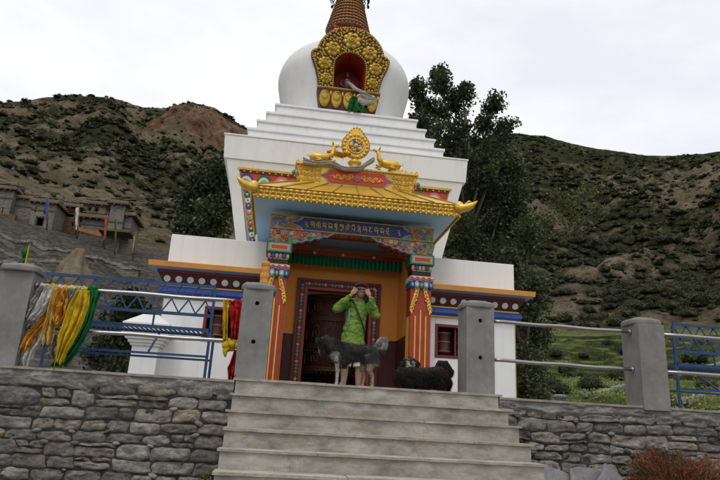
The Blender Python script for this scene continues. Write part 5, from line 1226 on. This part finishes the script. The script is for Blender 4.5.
house('stone_house', -14, 9, 189, 214, 66, 8, 'grey stone house at the left edge of the village, cut by the picture edge', windows=[(1, 3.5, 208, 214)], stubs=[11], parapet=(-8, 16, 211, 216))
house('stone_house', 10, 30, 199, 222, 67, 8, 'stone house with a plain grey wall second from the left in the village', stubs=[25], parapet=(5, 31, 213, 223))
house('stone_house', 28, 52, 203, 226, 65, 8, 'stone house with twin dark windows over a wide dark opening', windows=[(29, 33.5, 206.5, 211.5), (34.5, 37, 207, 212), (43, 47, 209, 214)], openings=[(34, 45, 217, 226)], stubs=[44, 57])
house('brick_house', 53, 76, 207, 228, 68, 7, 'house with an open reddish timber gallery behind the white flag', 'rubble2', openings=[(64, 75, 211, 217)], windows=[(70, 75, 222, 227)], roofover=.4)
house('low_house', 78, 104, 219, 240, 64, 6, 'long low house with an orange timber strip between white and red flags', 'rubble', windows=[(81, 85, 228, 234)], roofover=.6)
mb = MB(); p, q = at(80, 219, 63.4), at(103, 231, 63.4); mb.bar(p+V(0, 0, -1.1), q+V(0, 0, -.5), .3, .40, paint('faded_orange_board', (.27, .135, .055), .8, .4, 3)); o = mb.build('timber_strip', bpy.data.objects['low_house'] if 'low_house' in bpy.data.objects else None)
house('stone_house', 84, 104, 205, 216, 70, 6, 'small upper house with an open porch on wooden posts beside the tower house', 'rubble', openings=[(86, 92, 207, 215), (93, 99, 207.5, 215)], roofover=.4)
house('tower_house', 103, 118, 204, 249, 63, 5, 'tall two storey stone house at the right end of the village, with a dark window', 'rubble', roofover=.4)
house('stone_house', 117, 127, 216, 250, 63.5, 3.5, 'narrow stone wing with a dark window at the far right end of the village', 'rubble', windows=[(118.5, 123, 233, 239.5)], roofover=.45)
mb = MB(); a, b = at(102, 228, 62.3), at(131, 233, 61.3); mb.box(a.x, b.x, 61.0, 63.4, a.z-.6, a.z-.35, 'wood'); mb.build('eave', bpy.data.objects['tower_house'], .03)
# steep earth spur below the houses
def spur(px, pyt, pyb, wpx, Y, label):
    tp, bt_ = at(px, pyt, Y), at(px, pyb, Y); H = tp.z-bt_.z+3; W = wpx/606*Y; vs = []; n, k = 28, 18
    for j in range(k+1):
        v = j/k
        for i in range(n):
            a = 2*PI*i/n; r = W*(.10+.90*(1-v)**1.05)*(1+.55*FR(math.cos(a)*1.6+px, math.sin(a)*1.6, v*3, 4)); vs.append((tp.x+r*math.cos(a)+.4*N3(v*3, px), Y+1+r*.8*math.sin(a), tp.z-H*(1-v)))
    mb = MB(); mb.add(vs, [[j*n+i, j*n+(i+1) % n, (j+1)*n+(i+1) % n, (j+1)*n+i] for j in range(k) for i in range(n)]+[list(range(k*n, (k+1)*n))], mat_spur, True); return tag(mb.build('earth_spur'), None, None, None, 'structure')
mat_spur = mat_mortar('eroded_earth', (.185, .15, .105), .6, 1.25)
spur(76, 245, 290, 36, 46, '')
tr_ = random.Random(77)
for n_, (d, a0, a1) in enumerate(((58, -27, -17.2), (54.5, -27, -18.6), (51.5, -26.5, -19.5), (48.8, -26.5, -20.3), (46.2, -26, -20.8), (43.5, -26, -19.2), (57, -17.0, -13.2))):
    t = thing('terrace_wall', tpos((a0+a1)/2, d), ['topmost dry stone terrace wall just under the village houses', 'second dry stone terrace wall below the village houses', 'third dry stone terrace wall down the slope under the village', 'fourth dry stone terrace wall down the slope under the village', 'fifth dry stone terrace wall, low on the slope left of the earth spur', 'lowest dry stone terrace wall on the slope above the blue bench', 'short dry stone terrace wall under the tower house'][n_], 'stone wall', 'terrace walls under the village')
    k = 90; lo, hi, bk = [], [], []
    for i in range(k+1):
        az = a0+(a1-a0)*i/k; dd = d+.7*N3(az*.7, n_*3.1); p = tpos(az, dd+.4); q = Vector((dd*math.sin(R(az)), dd*math.cos(R(az)), 0)); zz = p.z+.22+.16*FR(az*3, n_, 2, 4)
        lo.append((q.x, q.y-.12, zz-1.7)); hi.append((q.x, q.y, zz)); bk.append((q.x*1.012, q.y*1.012+.5, zz+.02))
    mb = MB(); n1 = k+1; mb.add(lo+hi+bk, [[i, i+1, n1+i+1, n1+i] for i in range(k)]+[[n1+i, n1+i+1, 2*n1+i+1, 2*n1+i] for i in range(k)], 'drywall', False); mb.build('stonework', t)
    mb = MB(); 
    for i in range(0, k, 1):
        h_ = hi[i]; mb.box(h_[0]-.22, h_[0]+.20, h_[1]-.05, h_[1]+.45, h_[2]-.03, h_[2]+tr_.uniform(.05, .22), 'drycap')
    mb.build('capstone', t)
def flag(px, yt, yb, Y, m, wpx, label, lean=0):
    a, b = at(px, yb, Y), at(px+lean, yt, Y); b = Vector((b.x, Y, b.z)); t = thing('prayer_flag', (a.x, Y, a.z-.6), label, 'flag', 'prayer flags on poles by the village')
    mb = MB(); mb.tube([a-V(0, 0, .8), b+V(0, 0, .3 if Y > 30 else .02)], [.07, .04] if Y > 30 else .015, 'wood', 8); mb.build('pole', t)
    w_ = wpx/606*Y; k = 24; vs = []
    for j in range(k+1):
        p = b.lerp(a, j/k*.92)
        for i in range(5): vs.append((p.x-w_*(i/4)*(1+.15*N3(j*.3, px)), p.y+.035*math.sin(j*.55+i*.8), p.z-.15*i/4+.05*N3(j*.5, i, px)))
    mb = MB(); mb.add(vs, [[j*5+i, j*5+i+1, (j+1)*5+i+1, (j+1)*5+i] for j in range(k) for i in range(4)], m, True); o = mb.build('banner', t); s_ = o.modifiers.new('t', 'SOLIDIFY'); s_.thickness = .02
flag(48.5, 197, 222, 58, 'c_blu', 2.4, 'tall purple blue prayer flag at the left of the village'); flag(78.5, 207, 231, 58, 'c_wht', 2.8, 'tall white prayer flag in the middle of the village', .5)
flag(106, 217, 241, 58, 'c_rorg', 2.0, 'faded red orange prayer flag left of the tower house', 1); flag(116, 219, 247, 58, 'c_grn', 1.4, 'thin green prayer flag in front of the tower house', .6)
flag(134, 235, 252, 57, 'c_olive', 1.6, 'lime yellow prayer flag farthest right, past the village', 1.5)
# small flags just behind the leftmost post
flag(25, 244, 268, 14, 'c_grn', 5, 'dark green flag with a yellow edge leaning above the leftmost post', 5); flag(20, 258, 268, 14.5, 'c_blu', 3.4, 'small blue flag just above the cap of the leftmost post', 1)
mb = MB(); a, b = at(24.5, 268, 13.95), at(29.2, 246, 13.95); mb.bar(a, b, .035, .02, 'c_yel'); 
tag(mb.build('flag_cord'), 'yellow ribbon edge strung beside the dark green flag above the leftmost post', 'ribbon')
# pale kerbs crossing the fields at the right
def kerb(p1, p2, label):
    P = []
    for i in range(17):
        x = p1[0]+(p2[0]-p1[0])*i/16; y = p1[1]+(p2[1]-p1[1])*i/16; dv = at(x, y, 1)-V(0, 0, EYE); az = math.degrees(math.atan2(dv.x, dv.y)); tt = dv.z/math.hypot(dv.x, dv.y); d = 18.
        while d < 80 and (terrain_z(az, d)-EYE)/d < tt: d += .25
        P.append(tpos(az, d))
    for _ in range(2): P = [P[0]]+[(P[i-1]+P[i]+P[i+1])/3 for i in range(1, 16)]+[P[-1]]
    mb = MB()
    for a, b in zip(P[:-1], P[1:]): mb.bar(a+V(0, 0, .02), b+V(0, 0, .02), .5, .16, 'mortar')
    tag(mb.build('path'), None, None, None, 'structure')
kerb((583, 399), (655, 380), ''); kerb((662, 377), (735, 362), ''); kerb((676, 405), (735, 394), '')

# ================================================================== FIGURES
def fuse(mb, name, voxel, smooth, colf, mat, parent=None, org=None):
    """melt overlapping limbs into one continuous skin"""
    tmp = mb.build('tmp_body'); rm = tmp.modifiers.new('r', 'REMESH'); rm.mode = 'VOXEL'; rm.voxel_size = voxel; rm.use_smooth_shade = True
    sm = tmp.modifiers.new('s', 'SMOOTH'); sm.iterations = smooth; sm.factor = .5
    bpy.context.view_layer.update(); dg = bpy.context.evaluated_depsgraph_get(); me = bpy.data.meshes.new_from_object(tmp.evaluated_get(dg)); old = tmp.data; bpy.data.objects.remove(tmp); bpy.data.meshes.remove(old)
    me.name = name; L = ORG.get(parent.name, Vector()) if parent else Vector(org or (0, 0, 0)); n = len(me.vertices); co_ = np.zeros(n*3, np.float32); me.vertices.foreach_get('co', co_); co_ = co_.reshape(-1, 3)
    me.update(); nr = np.zeros(n*3, np.float32); me.vertices.foreach_get('normal', nr); nr = nr.reshape(-1, 3)
    for a in list(me.color_attributes): me.color_attributes.remove(a)
    cols = np.ones((n, 4), np.float32)
    for i in range(n): cols[i, :3] = colf(co_[i], nr[i])
    at_ = me.color_attributes.new('Col', 'FLOAT_COLOR', 'POINT'); at_.data.foreach_set('color', cols.ravel()); me.materials.clear(); me.materials.append(MT[mat] if isinstance(mat, str) else mat)
    me.polygons.foreach_set('use_smooth', [True]*len(me.polygons)); fcs = [tuple(p.vertices) for p in me.polygons]
    me.vertices.foreach_set('co', (co_-np.array(L)).ravel()); o = bpy.data.objects.new(name, me); COL.objects.link(o)
    if parent: o.parent = parent; ORG[o.name] = L
    else: o.location = L; ORG[o.name] = L
    return o, co_, nr, cols, fcs
def furry(o, co_, nr, cols, dens, length, width, flow, var=.3, seed=0, lenf=None):
    """add short hair blades to the skin of the same mesh"""
    r = np.random.default_rng(seed); L = np.array(ORG.get(o.name, (0, 0, 0))); idx = r.integers(0, len(co_), dens); p = co_[idx]+r.normal(0, .003, (dens, 3)); n = nr[idx]; c = cols[idx, :3]*r.uniform(1-var, 1+var, (dens, 1))
    fl = np.array([flow(q) for q in p]); d = n*.45+fl+r.normal(0, .22, (dens, 3)); d /= np.linalg.norm(d, axis=1, keepdims=True)
    l = length*r.uniform(.5, 1.3, (dens, 1)); 
    if lenf: l = l*np.array([lenf(q) for q in p])[:, None]
    s = np.cross(d, r.normal(0, 1, (dens, 3))); s /= np.linalg.norm(s, axis=1, keepdims=True); w_ = width*.5
    tip = p+d*l+np.array([0, 0, -.25])*l; mid = p+d*l*.55; V_ = np.stack([p-s*w_, p+s*w_, mid+s*w_*.8, tip, mid-s*w_*.8], 1).reshape(-1, 3)-L
    me = o.data; ev = np.zeros(len(me.vertices)*3, np.float32); me.vertices.foreach_get('co', ev); ev = ev.reshape(-1, 3); n0 = len(ev)
    fc = [tuple(q.vertices) for q in me.polygons]+[tuple(n0+i*5+k for k in range(5)) for i in range(dens)]
    m2 = bpy.data.meshes.new(me.name); m2.from_pydata(np.concatenate([ev, V_]).tolist(), [], fc); a = m2.color_attributes.new('Col', 'FLOAT_COLOR', 'POINT')
    cc = np.ones((n0+dens*5, 4), np.float32); cc[:n0] = cols; cc[n0:, :3] = np.repeat(np.clip(c, 0, 1), 5, 0); a.data.foreach_set('color', cc.ravel()); m2.materials.append(me.materials[0])
    sm = [True]*(len(fc)-dens)+[False]*dens; m2.polygons.foreach_set('use_smooth', sm); o.data = m2
PX0, PY0 = 1.13, 9.02
def Q(x, y, z): return Vector((PX0+x, PY0+y, z))
skin = (.33, .185, .12)
mb = MB(); A = mb.tube
A([Q(-.02, .02, .84), Q(-.02, .02, .95), Q(-.01, .0, 1.10), Q(0, -.0, 1.27), Q(.01, 0, 1.38)], [.13, .125, .125, .14, .10], 'skin', 16)
A([Q(.01, 0, 1.36), Q(.02, -.02, 1.43), Q(.03, -.04, 1.50)], [.062, .055, .056], 'skin', 12)
hc = Q(.035, -.075, 1.545)
mb.ell(hc, (.074, .092, .105), 'skin', 20, 14, Matrix.Rotation(-.30, 3, 'X')); mb.ell(hc+V(.004, -.035, -.06), (.048, .05, .045), 'skin', 14, 10)
mb.tube([hc+V(.006, -.085, .01), hc+V(.006, -.105, -.022), hc+V(.006, -.095, -.032)], [.012, .017, .010], 'skin', 8)
mb.ell(hc+V(.005, -.086, -.058), (.022, .010, .006), 'skin', 8, 6); mb.ell(hc+V(.005, -.083, -.068), (.019, .010, .007), 'skin', 8, 6)
for s in (-1, 1): mb.ell(hc+V(s*.074, .0, -.005), (.010, .022, .030), 'skin', 8, 6)
SH = [Q(-.165, .0, 1.355), Q(.165, .01, 1.345)]; EL = [Q(-.315, -.10, 1.245), Q(.285, -.10, 1.205)]; WR = [Q(-.115, -.20, 1.455), Q(.165, -.21, 1.445)]
for s in (0, 1):
    A([SH[s], SH[s].lerp(EL[s], .5), EL[s]], [.055, .048, .040], 'skin', 12); A([EL[s], EL[s].lerp(WR[s], .35), WR[s]], [.040, .040, .026], 'skin', 12)
    sg = -1 if s == 0 else 1; tgt = hc+V(sg*.068, -.085, .035); d = (tgt-WR[s]).normalized(); side = d.cross(V(0, -1, 0)).normalized()
    palm = WR[s]+d*.055; rot = Matrix((side, d.cross(side), d)).transposed(); mb.ell(palm, (.038, .020, .05), 'skin', 12, 8, rot)
    for k, (off, ln) in enumerate(((-.030, .052), (-.010, .064), (.010, .060), (.030, .048))):
        r0 = palm+side*off+d*.032; mb.tube([r0, r0+d*ln*.45+V(0, -.012, .006)+side*off*.15, r0+d*ln*.75+V(-sg*.012, .0, .002)+side*off*.25, r0+d*ln+V(-sg*.022, .012, -.010)+side*off*.3], [.010, .0092, .0085, .007], 'skin', 8)
    r0 = WR[s]+d*.025-V(0, 0, .012); mb.tube([r0, r0+V(-sg*.018, -.006, -.004)+d*.02, r0+V(-sg*.034, .0, .004)+d*.045], [.012, .011, .008], 'skin', 8)
for s in (-1, 1):
    A([Q(s*.062-.02, .02, .84), Q(s*.09-.02, .0, .66), Q(s*.10-.02, -.01, .47)], [.088, .072, .052], 'skin', 14); A([Q(s*.10-.02, -.01, .47), Q(s*.105-.02, .02, .33), Q(s*.11-.02, .035, .10)], [.050, .056, .034], 'skin', 14)
    A([Q(s*.11-.02, .06, .045), Q(s*.115-.02, -.02, .04), Q(s*.125-.02, -.13, .03)], [.036, .04, .028], 'skin', 10)
ROOT = V(PX0, PY0, 0)
pb_, *_ = fuse(mb, 'person', .0065, 2, lambda p, n: (1, 1, 1), 'skin', None, ROOT)
tag(pb_, 'person in a lime green jacket and dark cap raising both hands to their sunglasses', 'person')
mb = MB()
mb.tube([Q(-.025, .015, .70), Q(-.025, .015, .86), Q(-.015, .01, 1.05), Q(0, .0, 1.22), Q(.005, .0, 1.34), Q(.01, 0, 1.40)], [.190, .178, .160, .165, .150, .085], 'jacket', 22)
mb.tube([Q(-.10, .0, 1.36), Q(.11, .0, 1.35)], [.085, .085], 'jacket', 12)
for s in (0, 1):
    e = EL[s]; mb.tube([SH[s], SH[s].lerp(e, .5)+V(0, 0, .008), e], [.088, .076, .068], 'jacket', 14); mb.tube([e, e.lerp(WR[s], .4), e.lerp(WR[s], .93)], [.068, .062, .046], 'jacket', 14); mb.ell(e, .070, 'jacket', 12, 8)
mb.tube([Q(.012, .0, 1.38), Q(.02, -.01, 1.45)], [.078, .068], 'jacket', 16)
jk, co_, nr, cols, fcs = fuse(mb, 'jacket', .0085, 3, lambda p, n: (1, 1, 1), 'jacket', pb_)
me = jk.data; L = np.array(ROOT); dd = np.zeros_like(co_)                       # wrinkles, gathered at the elbows and waist
for i, p in enumerate(co_):
    k = .014*FR(p[0]*8, p[1]*8, p[2]*14, 4)-.016*(1-min(1, 5*abs(N3(p[0]*6+3, p[1]*6, p[2]*11+p[0]*7))))+.005*math.sin(p[2]*46+6*N3(p[0]*5, p[1]*5, p[2]*3))*(1 if p[2] < 1.05 else .4); dd[i] = nr[i]*k
me.vertices.foreach_set('co', (co_+dd-L).ravel())
mb = MB(); mb.tube([Q(.10, .10, 1.36), Q(.075, -.155, 1.33), Q(.0, -.178, 1.22), Q(-.0+.05, -.178, 1.10), Q(.12, -.14, .96), Q(.17, .0, .88)], .013, 'black', 6) if False else mb.tube([Q(-.11, .03, 1.42), Q(-.085, -.11, 1.40), Q(-.03, -.172, 1.27), Q(.04, -.178, 1.12), Q(.12, -.135, .95), Q(.165, .0, .88)], .012, 'black', 6); mb.build('shoulder_strap', pb_)
mb = MB(); mb.tube([Q(-.125, -.125, 1.26), Q(-.12, -.132, 1.10), Q(-.14, -.122, .94)], .007, 'lblue', 5); mb.build('jacket_zip', jk)
mb = MB(); mb.tube([Q(-.02, .02, .66), Q(-.02, .02, .80)], [.135, .125], 'shorts', 20)
for s in (-1, 1): mb.tube([Q(s*.06-.02, .02, .80), Q(s*.085-.02, .015, .68), Q(s*.105-.02, .0, .58), Q(s*.11-.02, -.005, .42)], [.075, .090, .100, .098], 'shorts', 16)
fuse(mb, 'shorts', .009, 2, lambda p, n: (1, 1, 1), 'shorts', pb_)
mb = MB()
for s in (-1, 1): mb.tube([Q(s*.11-.02, .085, .045), Q(s*.115-.02, -.0, .05), Q(s*.125-.02, -.10, .04), Q(s*.127-.02, -.16, .032)], [.042, .05, .046, .03], 'black', 12)
mb.build('shoe', pb_)
mb = MB(); rot = Matrix.Rotation(-.22, 3, 'X'); cc = hc+V(-.004, .01, .045)
vs = []; n, k = 26, 9
for j in range(k+1):
    a = PI/2*j/k
    for i in range(n): t = 2*PI*i/n; vs.append(cc+rot @ Vector((.098*math.cos(t)*math.cos(a*.98)**.8, .116*math.sin(t)*math.cos(a*.98)**.8, .008+.112*math.sin(a)**.9)))
mb.add(vs, [[j*n+i, j*n+(i+1) % n, (j+1)*n+(i+1) % n, (j+1)*n+i] for j in range(k) for i in range(n)]+[list(range(n))[::-1]], 'cap', True); mb.ell(cc+rot @ V(0, 0, .112), .008, 'cap', 8, 5)
cp = mb.build('cap', pb_)
mb = MB(); up, lo_ = [], []
for j in range(5):
    for i in range(15):
        t = PI+PI*(.12+.76*i/14); r = j/4; q = Vector(((.096+.012*r)*math.cos(t), (.110+.085*r)*math.sin(t), .010-.014*r-.020*abs(math.cos(t))**2)); up.append(cc+rot @ q+V(0, 0, .006)); lo_.append(cc+rot @ q)
fs = [[j*15+i, j*15+i+1, (j+1)*15+i+1, (j+1)*15+i] for j in range(4) for i in range(14)]
mb.add(up, fs, 'capred', True); mb.add(lo_, fs, 'capred', True); mb.tube([up[4*15+i]-V(0, 0, .003) for i in range(15)], .004, 'capred', 5); mb.build('cap_brim', cp)
mb = MB(); ey = hc+V(.005, -.094, .012)
for s in (-1, 1): mb.ell(ey+V(s*.033, 0, 0), (.028, .009, .019), 'lens', 12, 8); mb.tube([ey+V(s*.06, .004, .004), ey+V(s*.074, .09, .008)], .003, 'off', 5)
mb.tube([ey+V(-.062, -.002, .02), ey+V(0, -.008, .017), ey+V(.062, -.002, .02)], .004, 'off', 6); mb.build('sunglasses', pb_)
mb = MB(); mb.ell(hc+V(0, .025, .01), (.080, .085, .095), 'hair', 14, 10); mb.build('hair', pb_)

# ---- grey and white dog on the top step
YD = 6.86
def D(x, y, dy=0): return at(308+x/6.86, 325+y/6.86, YD+dy)
mb = MB(); T = mb.tube; m_ = 'fur'
T([D(205, 175), D(245, 185), D(300, 190), D(360, 190), D(415, 190), D(455, 205)], [.092, .105, .094, .082, .084, .064], m_, 18)
T([D(215, 185), D(180, 160, -.01), D(140, 130, -.02), D(110, 118, -.03)], [.105, .095, .075, .066], m_, 16)            # neck, head
mb.ell(D(108, 122, -.03), (.070, .062, .062), m_, 16, 12)
T([D(98, 132, -.03), D(90, 160, -.045), D(92, 188, -.055)], [.050, .036, .024], m_, 12)                       # muzzle points down
mb.ell(D(93, 194, -.06), (.018, .018, .014), m_, 8, 6)
T([D(78, 108, -.085), D(60, 98, -.10), D(55, 122, -.11)], [.026, .022, .008], m_, 8); T([D(118, 92, .02), D(128, 78, .04), D(140, 98, .05)], [.026, .020, .008], m_, 8)
T([D(215, 215, -.06), D(206, 270, -.065), D(202, 325, -.055), D(198, 372, -.06), D(196, 402, -.06)], [.058, .036, .019, .016, .018], m_, 12); T([D(198, 408, -.06), D(186, 413, -.075)], [.023, .018], m_, 8)
T([D(240, 215, .06), D(252, 270, .06), D(248, 320, .055), D(238, 372, .05), D(230, 402, .05)], [.056, .034, .018, .016, .018], m_, 12); T([D(230, 406, .05), D(218, 411, .04)], [.023, .018], m_, 8)
T([D(425, 205, -.055), D(438, 262, -.06), D(422, 310, -.06), D(443, 352, -.055), D(442, 400, -.06), D(440, 422, -.06)], [.084, .058, .032, .018, .016, .018], m_, 12); T([D(440, 424, -.06), D(426, 427, -.07)], [.022, .018], m_, 8)
T([D(400, 205, .055), D(388, 262, .06), D(372, 310, .06), D(386, 350, .06), D(378, 395, .06), D(376, 416, .06)], [.080, .054, .030, .018, .016, .018], m_, 12); T([D(376, 418, .06), D(362, 421, .05)], [.022, .018], m_, 8)
T([D(448, 190), D(458, 165), D(472, 140), D(490, 112, .01), D(508, 98, .02)], [.034, .030, .030, .030, .028], m_, 12); T([D(508, 98, .02), D(524, 108, .02), D(518, 138, .0), D(506, 168, -.01), D(500, 200, -.01)], [.030, .030, .032, .024, .008], m_, 10)
def cz(p): # back to zoom coordinates
    q = Vector(p)-Vector((0, 0, EYE)); w_ = q.dot(_fw); return ((360+F_PX*q.dot(_R)/w_-308)*6.86, (240-F_PX*q.dot(_U)/w_-325)*6.86)
Dref = [D(0, 0), D(100, 0), D(0, 100)]
def dogcol(p, n):
    # local body frame: along = metres behind the nose side, up = height above the step
    x = (p[0]-Dref[0].x)/(Dref[1].x-Dref[0].x)*100; z = p[2]; k = N3(p[0]*7, p[1]*14, p[2]*12)
    dk = np.array((.022, .020, .020)); gy = np.array((.085, .078, .074)); wh = np.array((.36, .33, .29)); tan = np.array((.20, .155, .11))
    c = dk+(gy-dk)*max(0, min(1, .45+k*1.1-(.25 if x < 120 else 0)))
    if z < .19+.04*k: c = wh
    elif z < .25+.05*k and x < 225: c = wh*.8+c*.2
    if 155 < x < 212 and .27 < z < .375+.02*k and n[0] < .3: c = wh
    if z < .34 and x > 330 and (n[1] > -.1 or z < .27): c = tan*1.3
    if x > 462 and z > .44+.03*k: c = wh*(.75+.6*k) if x > 480 else gy*1.3
    if x < 104 and z < .43 and n[0] < .3: c = tan*1.3 if k > -.25 else dk
    return c
o, co_, nr, cols, f_ = fuse(mb, 'dog', .0075, 3, dogcol, 'fur', None, (.8, YD, 0))
furry(o, co_, nr, cols, 26000, .034, .0026, lambda q: np.array([.9, 0, -.35]) if q[2] > .22 else np.array([.1, 0, -.8]), .22, 3, lambda q: (.16 if q[2] < .26 else 1.0) if q[0] < 1.09 or q[2] < .42 else .75)
tag(o, 'shaggy grey dog with white legs and curled white tail standing on the top step', 'dog')
# ---- long haired black dog
YE = 6.98
def E_(x, y, dy=0): return at(385+x/8.725, 345+y/8.725, YE+dy)
mb = MB(); T = mb.tube
T([E_(165, 270), E_(230, 275), E_(320, 280), E_(410, 275), E_(490, 270), E_(540, 285)], [.085, .105, .105, .105, .110, .075], m_, 18)
T([E_(175, 262), E_(130, 245, -.02), E_(105, 262, -.03)], [.085, .072, .055], m_, 14); T([E_(108, 265, -.03), E_(100, 295, -.05), E_(104, 316, -.055)], [.05, .036, .024], m_, 10)
T([E_(150, 235, -.07), E_(155, 285, -.09), E_(158, 315, -.09)], [.03, .026, .012], m_, 8)
T([E_(520, 262), E_(548, 215), E_(520, 172, .01), E_(478, 168, .02), E_(450, 196, .02)], [.045, .05, .052, .048, .025], m_, 12)
for x, dy in ((200, -.06), (240, .06), (490, -.06), (530, .06)): T([E_(x, 300, dy), E_(x-4, 350, dy), E_(x-2, 388, dy)], [.06, .042, .032], m_, 10)
def blk(p, n):
    k = N3(p[0]*12, p[1]*12, p[2]*9); c = np.array((.010, .009, .009))+np.array((.020, .009, .004))*max(0, .5+k)*(1 if p[0] > 1.6 else .4); return c
o, co_, nr, cols, f_ = fuse(mb, 'dog', .008, 3, blk, 'fur', None, (1.7, YE, 0))
def flw(q): return np.array([.25, -.1, -1.1])
furry(o, co_, nr, cols, 26000, .050, .0035, flw, .45, 5, lambda q: (1.0 if q[0] > 1.45 else .6) if q[2] < .3 else .5)
tag(o, 'long haired black dog with a plumed tail facing left on the top step', 'dog')
# ---- small dark dog behind it, only its face showing over the black back
YH = 7.45
def H_(x, y, dy=0): return at(385+x/8.725, 345+y/8.725, YH+dy)
mb = MB(); T = mb.tube
mb.ell(H_(214, 165), (.085, .08, .078), m_, 16, 12); T([H_(214, 178, -.05), H_(216, 190, -.105)], [.045, .030], m_, 10); mb.ell(H_(217, 184, -.135), (.015, .012, .012), m_, 8, 6)
for s in (-1, 1): T([H_(214+s*50, 148), H_(214+s*70, 180), H_(214+s*72, 205)], [.032, .032, .012], m_, 8)
T([H_(218, 200, .02), H_(224, 260, .08), H_(230, 300, .20), H_(235, 290, .38)], [.085, .10, .11, .09], m_, 14)
for x, dy in ((195, .03), (255, .03), (205, .36), (260, .36)): q = H_(x, 290, dy); T([q, V(q.x, q.y, .12), V(q.x, q.y, .02)], [.05, .034, .03], m_, 10)
hcx = H_(214, 165)
def fc(p, n):
    k = N3(p[0]*30, p[1]*30, p[2]*30); d = Vector(p)-hcx; c = np.array((.025, .021, .019))
    if d.length < .17 and n[1] < .1:
        if d.z > .045: c = np.array((.16, .14, .12)) if k > -.2 else c
        if -.045 < d.z < .03 and .014 < abs(d.x) < .055 and k > -.35: c = np.array((.42, .37, .30))
        if abs(d.x) < .012 and d.z > 0: c = np.array((.03, .03, .03))
    return c
o, co_, nr, cols, f_ = fuse(mb, 'dog', .0075, 3, fc, 'fur', None, (H_(214, 200).x, YH, 0))
furry(o, co_, nr, cols, 9000, .026, .004, lambda q: np.array([0, -.4, -.4]), .5, 9)
tag(o, 'small dark dog with pale eyebrow markings, its face showing behind the black dog', 'dog')
